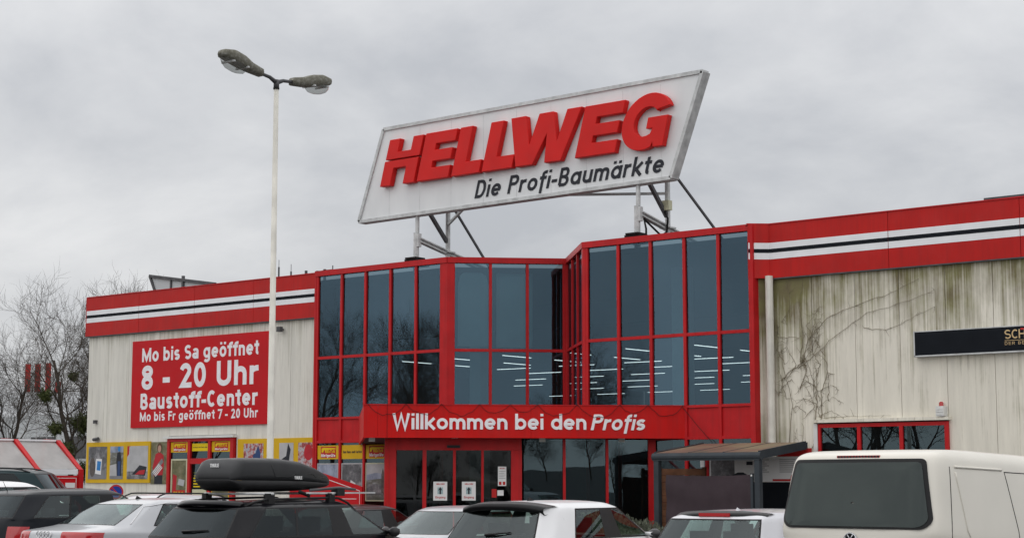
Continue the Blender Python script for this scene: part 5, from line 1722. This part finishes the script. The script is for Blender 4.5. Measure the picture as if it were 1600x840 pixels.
def wagon(L=4.85, W=1.85, H=1.49, suv=0.0):
    sd = (-1.0, -.12, -.02, 1.2)
    s = suv
    return dict(dim=(L, W, H), glass={**STD, 3: 3}, mirror=(.95, 1.0 + s), dash=.95, wheel=.33, seat_z=.55 + s, seal={3: .018},
        seat_x=((.1, 2), (-.85, 3)),
        rings=[body_ring(L, W, .2, .2, .10, .06, .96, sd), body_ring(L, W, .50, .46, 0, 0, 1, sd), body_ring(L, W, .74, .66, .01, .03, 1, sd), body_ring(L, W, .90 + s, .80 + s * .7, .05, .16, .985, sd),
            ring(.99 + s, .96 + s, [(-L / 2 + .12, 0), (-L / 2 + .13, .43), (-L / 2 + .20, .745), (-L / 2 + .50, .86), (-.98, .875), (-.10, .88), (0, .88), (1.02, .865), (1.14, .77), (1.30, .42), (1.34, 0)]),
            ring(1.395 + s, 1.405 + s, [(-L / 2 + .50, 0), (-L / 2 + .51, .40), (-L / 2 + .56, .62), (-L / 2 + .98, .695), (-.90, .71), (-.08, .72), (.02, .72), (.28, .70), (.36, .62), (.50, .34), (.54, 0)]),
            ring(1.455 + s, 1.475 + s, [(-L / 2 + .60, 0), (-L / 2 + .62, .36), (-L / 2 + .68, .54), (-L / 2 + 1.05, .60), (-.88, .61), (-.08, .62), (.02, .62), (.14, .605), (.20, .54), (.30, .30), (.32, 0)])])
def sedan(L=5.05, W=1.89, H=1.44):
    sd = (-.85, .0, .1, 1.3)
    return dict(dim=(L, W, H), glass=dict(STD), mirror=(1.05, 1.0), dash=1.05, wheel=.33, seat_x=((.2, 2), (-.75, 3)), tail=((2, 1), (2, 2)), crease={3: .5, 4: .6, 5: .7},
        rings=[body_ring(L, W, .2, .2, .10, .06, .96, sd), body_ring(L, W, .50, .46, 0, 0, 1, sd), body_ring(L, W, .70, .64, .01, .03, 1, sd, .84), body_ring(L, W, .92, .76, .06, .16, .985, sd, .84),
            ring(.99, .95, [(-1.74, 0, 1.01), (-1.73, .46, 1.01), (-1.67, .76, 1.0), (-1.42, .86, .98), (-1.10, .875), (.05, .88), (.15, .88), (1.08, .865), (1.20, .77), (1.38, .42), (1.42, 0)]),
            ring(1.35, 1.36, [(-1.00, 0), (-.99, .38), (-.95, .60), (-.84, .68), (-.72, .69), (.05, .71), (.15, .71), (.38, .69), (.46, .61), (.60, .34), (.64, 0)]),
            ring(1.405, 1.415, [(-.76, 0), (-.75, .35), (-.72, .53), (-.66, .585), (-.55, .60), (.05, .61), (.15, .61), (.24, .595), (.30, .53), (.40, .29), (.42, 0)])])
def van():
    L, W, H = 4.89, 1.90, 1.99
    sd = (-1.2, -.1, .35, 1.5)
    return dict(cat='van', dim=(L, W, H), glass={6: 5, 8: 2, 9: 2}, mirror=(1.35, 1.25), dash=1.45, seats=False, wheel=.33, crown=.02, crease={4: .35, 5: .35}, crease_cols=(7, 8),
        rings=[body_ring(L, W, .25, .25, .08, .08, .97, sd, .88), body_ring(L, W, .55, .52, 0, 0, 1, sd, .88), body_ring(L, W, .85, .75, .005, .03, 1, sd, .89), body_ring(L, W, 1.05, 1.0, .02, .35, .995, sd, .89),
            ring(1.16, 1.10, [(-L / 2 + .03, 0), (-L / 2 + .035, .45), (-L / 2 + .065, .855), (-L / 2 + .22, .935), (-1.2, .945), (-.1, .945), (.35, .94), (1.35, .90), (1.55, .79), (1.75, .4), (1.80, 0)]),
            ring(1.84, 1.80, [(-L / 2 + .145, 0), (-L / 2 + .15, .42), (-L / 2 + .17, .765), (-L / 2 + .31, .855), (-1.2, .865), (-.1, .865), (.35, .855), (.62, .82), (.74, .73), (.92, .38), (.96, 0)]),
            ring(1.95, 1.94, [(-L / 2 + .22, 0), (-L / 2 + .225, .40), (-L / 2 + .25, .69), (-L / 2 + .40, .77), (-1.2, .78), (-.1, .78), (.35, .77), (.42, .74), (.52, .66), (.66, .34), (.70, 0)])])
def shark(t, x, y=0.0, mat='car_trim', s=1.0):
    p, _ = t['hit']((x, y, 4), (0, 0, -1))
    MB().add([(p.x - .07 * s, y - .018, p.z - .004), (p.x + .07 * s, y - .018, p.z - .004), (p.x + .07 * s, y + .018, p.z - .004), (p.x - .07 * s, y + .018, p.z - .004), (p.x - .05 * s, y, p.z + .055 * s)],
             [(0, 1, 4), (1, 2, 4), (2, 3, 4), (3, 0, 4)]).build('antenna', mat, t['T'])
def spoiler(t, xr, hw, z, mat, drop=.05, over=.14, dep=.16, thick_=.05):
    def fn(u, v):
        y = hw * (2 * u - 1)
        e = abs(2 * u - 1) ** 3
        prof = [(dep, .004 - .02 * 0), (0.0, .012), (-over, -.02), (-over - .015, -.02 - thick_ * .5), (-over + .03, -.02 - thick_), (dep * .2, -.07)]
        k = v * 5
        i = min(4, int(k))
        a, b = prof[i], prof[i + 1]
        px_, pz = a[0] + (b[0] - a[0]) * (k - i), a[1] + (b[1] - a[1]) * (k - i)
        return (xr + px_ + .16 * e, y, z + pz - drop * e)
    return MB().grid(fn, 16, 10).build('spoiler', mat, t['T'], True)
def rails(t, x0, x1, y, mat, lift=.05):
    for s in (1, -1):
        P = []
        for k in range(13):
            u = k / 12
            p, _ = t['hit']((x0 + (x1 - x0) * u, s * y, 4), (0, 0, -1))
            P.append(p + V((0, 0, lift * min(1, 8 * min(u, 1 - u)))))
        MB().tube(P, .017, 8).build('roof_rail', mat, t['T'], True)
def wiper(t, p0, p1, mat='car_trim'):
    a = t['hit']((-4, p0[0], p0[1]), (1, 0, 0))[0] + V((-.02, 0, 0))
    b = t['hit']((-4, p1[0], p1[1]), (1, 0, 0))[0] + V((-.02, 0, 0))
    MB().tube([a, a.lerp(b, .4) + V((-.015, 0, 0)), b], [.02, .014, .008], 6).build('rear_wiper', mat, t['T'], True)
YAW = math.pi / 2      # nose towards the store
ROW = -22.0 + 2.1
# cream panel van
t = vehicle('panel_van', 'cream white panel van with dark rear window at right edge', van(), (-8.02, -20.45, -.05), R(86), 'paint_cream', {1: 'car_glass_dark'}, tilt=R(1.6))
def rounded(pts, r):
    out = []
    n = len(pts)
    for i in range(n):
        a, b, c = V((*pts[i - 1], 0)), V((*pts[i], 0)), V((*pts[(i + 1) % n], 0))
        p, q = b + (a - b).normalized() * r, b + (c - b).normalized() * r
        for k_ in range(6):
            u = k_ / 5
            m = p.lerp(b, u).lerp(b.lerp(q, u), u)
            out.append((m.x, m.y))
        for k_ in (1, 2, 3):
            m = q.lerp(c + (b - c).normalized() * r, k_ / 4)
            out.append((m.x, m.y))
    return out
ol = rounded([(-.845, 1.27), (-.76, 1.20), (.76, 1.20), (.845, 1.27), (.735, 1.87), (-.735, 1.87)], .055)
t['rear_patch'](ol, 'seal_and_dark_fill', 'car_trim', .016)  # black seal rim, filled in to imitate the dark interior behind the glass
t['rear_patch'](ol, 'rear_window', 'van_glass', .024, .955)
t['side_line']([(-2.14, .5), (-2.12, 1.2), (-2.03, 1.80)])
t['side_line']([(-1.95, 1.80), (-1.55, 1.80), (-1.05, 1.80)], r=.012, mat='paint_cream', nm='swage_line', lift=.004)
t['side_line']([(-1.95, 1.75), (-1.85, 1.2), (-1.75, 1.05), (-1.0, 1.05)], r=.010, mat='paint_cream', nm='swage_line', lift=.002)
t['side_line']([(-1.0, 1.78), (-.85, 1.2), (-.80, .5)])
t['side_line']([(-1.0, 1.78), (.3, 1.78)])
t['side_line']([(-2.15, .99), (-.8, .99)])
p, _ = t['hit']((-4, -.02, 1.905), (1, 0, 0))
MB().box(p.x - .018, p.x + .05, -.24, .24, 1.88, 1.905).build('brake_light', 'taillight_red', t['T'])
bl = MB()
for i in range(14):
    bl.box(p.x - .024, p.x - .016, -.235 + .034 * i, -.235 + .034 * i + .022, 1.884, 1.901)
bl.build('brake_light_cover', 'car_trim', t['T'])
p, _ = t['hit']((-4, 0, 1.085), (1, 0, 0))
em = MB()
for (rr, w_) in ((.072, .008),):
    em.tube([(p.x - .012, rr * math.cos(2 * math.pi * i / 24), 1.085 + rr * math.sin(2 * math.pi * i / 24)) for i in range(25)], w_, 6, False)
for pts in ([(.030, .058), (.0, .008), (-.030, .058)], [(.060, .030), (.030, -.050), (0, .0), (-.030, -.050), (-.060, .030)]):
    em.tube([(p.x - .013, -a, 1.085 + b) for a, b in pts], .007, 5)
em.build('emblem', 'emblem', t['T'], True)
MB().lathe([(.001, p.x - .004), (.066, p.x - .004)], (0, 0, 1.085), 24, 'x').build('emblem_disc', 'car_trim', t['T'])

# silver-white hatchback left of the van
sp = hatch(4.2, 1.76, 1.42)
t = vehicle('silver_hatchback', 'silver white hatchback with grey lip spoiler beside the cream van', sp, (-11.29, -19.03, -.08), R(95), 'paint_lightsilver', {3: 'car_glass_dark'})
s_ = spoiler(t, -1.50, .60, 1.40, 'car_trim', over=.10, dep=.10, drop=.03)
MB().box(-1.625, -1.60, -.20, .20, 1.345, 1.385).build('brake_light', 'taillight_red', t['T'])
shark(t, -1.0, 0, 'paint_lightsilver', .55)
wiper(t, (0, 1.02), (-.36, 1.05))

# white hatchback with black spoiler
sp = hatch(4.26, 1.77, 1.47)
t = vehicle('white_hatchback', 'white hatchback with wide black roof spoiler in front of the doors', sp, (-15.22, -18.14, -.055), R(95), 'paint_white', {1: 'car_glass', 3: 'car_glass_dark'})
spoiler(t, -1.55, .66, 1.45, 'car_trim', over=.24, dep=.12, thick_=.09, drop=.06)
shark(t, -.95, 0)
wiper(t, (.05, 1.02), (-.34, 1.06))

# black estate with roof box
sp = wagon(4.85, 1.85, 1.48)
t = vehicle('black_estate_car', 'black estate car carrying a roof box on its roof bars', sp, (-18.41, -20.35, -.05), R(94), 'paint_black', {1: 'car_glass_dark', 3: 'car_glass_dark', 4: 'car_glass_dark'})
wag = t
rails(t, -1.75, .55, .60, 'black_plastic', .05)
for x in (-1.25, .0):
    MB().tube([(x, -.66, 1.555), (x, .66, 1.555)], .018, 8).build('cross_bar', 'grey_steel', t['T'], True)
    for s in (1, -1):
        MB().box(x - .06, x + .06, s * .60 - .03, s * .60 + .05, 1.42, 1.56).build('bar_foot', 'black_plastic', t['T'])
spoiler(t, -1.92, .60, 1.465, 'paint_black', over=.06, dep=.12, drop=.03)
wiper(t, (.05, 1.06), (-.40, 1.08))
shark(t, -1.5, 0)
rb = thing('roof_box', 'long black roof box tapering to the front on the estate car', 'roof box', (-18.62, -20.8, 1.54), R(94), absolute=False)
st = [(-1.06, .30, .13, .22), (-1.05, .37, .09, .27), (-.93, .41, .0, .43), (-.86, .42, -.01, .455), (-.5, .43, -.02, .465), (-.1, .43, -.02, .46), (.3, .42, -.01, .425), (.65, .39, .01, .34), (.95, .32, .04, .24), (1.06, .26, .06, .18), (1.10, .2, .09, .14)]
def boxloft(z_lo, z_hi, grow_=0.0):
    mb = MB()
    n = 20
    for (x, w, zb, zt) in st:
        seam = zb + .38 * (zt - zb)
        for k in range(n):
            a = 2 * math.pi * k / n
            ex = lambda q: math.copysign(abs(q) ** .36, q)
            y = (w + grow_) * ex(math.cos(a))
            zc, zh = (zb + zt) / 2, (zt - zb) / 2 + grow_
            z = zc + zh * ex(math.sin(a))
            mb.v.append((x, y, min(max(z, zb + (zt - zb) * z_lo), zb + (zt - zb) * z_hi)))
    for i in range(len(st) - 1):
        for k in range(n):
            mb.f.append((i * n + k, i * n + (k + 1) % n, (i + 1) * n + (k + 1) % n, (i + 1) * n + k))
    mb.f += [tuple(range(n)), tuple(range((len(st) - 1) * n, len(st) * n))]
    return mb
plain('roof_box_shell', (.030, .031, .033), .38, var=.1, obj=True)
boxloft(.36, 1).build('lid', 'roof_box_shell', rb, True, True)
boxloft(0, .345, -.006).build('base', 'black_plastic', rb, True, True)
mb = MB()
for (xa, za), (xb, zb2) in zip([(-.35, .36), (-.28, .20), (.05, .20), (.12, .24), (.55, .24), (.6, .20), (.85, .19)][:-1], [(-.28, .20), (.05, .20), (.12, .24), (.55, .24), (.6, .20), (.85, .19), (.92, .2)]):
    def yy(x):
        for (x0, w0, _, _), (x1, w1, _, _) in zip(st[:-1], st[1:]):
            if x0 <= x <= x1:
                return w0 + (w1 - w0) * (x - x0) / (x1 - x0)
        return .3
    mb.tube([(xa, -yy(xa) * .985, za), (xb, -yy(xb) * .985, zb2)], .010, 5)
mb.build('swage_line', 'roof_box_shell', rb, True)
lettering('lettering', 'THULE', (.12, -.425, .165), (1, 0, 0), .045, .16, 'poster_white', rb, w=.22, gap=.08, depth=.004)
lettering('lettering', 'THULE', (-1.012, .12, .33), (0, -1, 0), .05, .17, 'poster_white', rb, w=.22, gap=.08, depth=.006)
for i, (y, lab) in enumerate(((-.56, 'slim silver bicycle carrier rail beside the roof box on the estate car'),)):
    bc = thing('bicycle_carrier', lab, 'carrier', (-18.41, -20.35, 1.50), R(94), absolute=False)
    MB().box(-.5, 1.0, y - .03, y + .03, .0, .022).build('wheel_tray', 'grey_steel', bc)
    MB().tube([(-.4, y, .05), (.2, y - .02, .085), (.55, y - .02, .06)], .02, 8).build('frame_arm', 'dark_steel', bc, True)
    MB().box(.12, .28, y - .06, y + .06, -.03, .07).build('clamp', 'black_plastic', bc)
    MB().tube([(-.62, y, .03), (-.5, y, .0), (-.45, y - .05, -.03)], .025, 6).build('strap', 'black_rubber', bc, True)

# silver saloon
t = vehicle('silver_saloon', 'silver saloon with red tail lights and four ring badge on its boot', sedan(), (-23.98, -18.25, -.04), R(91), 'paint_silver')
for k in range(4):
    yc = .135 - .09 * k
    p, _ = t['hit']((-4, yc, .86), (1, 0, 0))
    MB().tube([(p.x - .012, yc + .055 * math.cos(2 * math.pi * i / 18), .86 + .055 * math.sin(2 * math.pi * i / 18)) for i in range(19)], .008, 5, False).build('badge_ring', 'chrome', t['T'], True)
t['rear_line']([(-.5, .78), (.5, .78)], r=.012, mat='chrome', nm='boot_trim')
t['side_line']([(-1.40, 1.02), (-1.0, 1.30), (-.5, 1.36), (.2, 1.37), (.7, 1.28)], r=.010, mat='chrome', nm='window_strip', lift=.004)
shark(t, -.55, 0)

# dark grey people carrier at the left edge
sp = wagon(4.5, 1.82, 1.62, suv=.12)
sp['tail'] = ((2, 2),)
t = vehicle('dark_people_carrier', 'dark grey people carrier cut by left edge behind the silver saloon', sp, (-26.15, -18.35, -.06), R(92), 'paint_darkgrey', {1: 'car_glass_dark', 3: 'car_glass', 4: 'car_glass_dark'})
p, _ = t['hit']((-1.55, .1, 4), (0, 0, -1))
MB().tube([p, p + V((-.10, 0, .18))], [.008, .003], 5).build('antenna', 'car_trim', t['T'])

# second row, nose to nose with the first
sp = hatch(4.25, 1.76, 1.48)
t = vehicle('railed_car', 'pale car with black roof rails behind the silver saloon', wagon(4.4, 1.78, 1.68, suv=.18), (-31.2, -12.6, -.27), -YAW, 'paint_lightsilver', group='cars in the second row')
rails(t, -1.6, .5, .60, 'black_plastic', .055)
t = vehicle('dark_saloon', 'dark reddish saloon half hidden behind the black estate car', sedan(4.6, 1.78, 1.44), (-25.2, -12.2, -.22), R(92), 'paint_darkred', group='cars in the second row')
t = vehicle('silver_compact', 'silver compact facing the camera behind the white hatchback', hatch(4.2, 1.75, 1.45), (-21.88, -13.04, -.22), -R(88), 'paint_silver', group='cars in the second row')
t = vehicle('grey_compact', 'grey car glimpsed between white and silver hatchbacks', hatch(4.1, 1.72, 1.42), (-15.6, -13.2, -.22), -YAW, 'paint_silver', group='cars in the second row')
t = vehicle('teal_people_carrier', 'dark teal people carrier with roof rail before the trolley shelter', wagon(4.7, 1.88, 1.97, suv=.42), (-33.2, -16.2, 0), R(215), 'paint_teal', {1: 'car_glass_dark', 3: 'car_glass_dark', 4: 'car_glass_dark'}, group='cars in the second row')
rails(t, -1.7, .5, .60, 'black_plastic', .05)
t = vehicle('white_car', 'white car roof just showing above the dark people carrier', wagon(4.3, 1.75, 1.74, suv=.22), (-28.6, -18.4, -.05), YAW, 'paint_white', group='cars in the second row')

for o in bpy.data.objects:
    if '_abs' in o:
        del o['_abs']
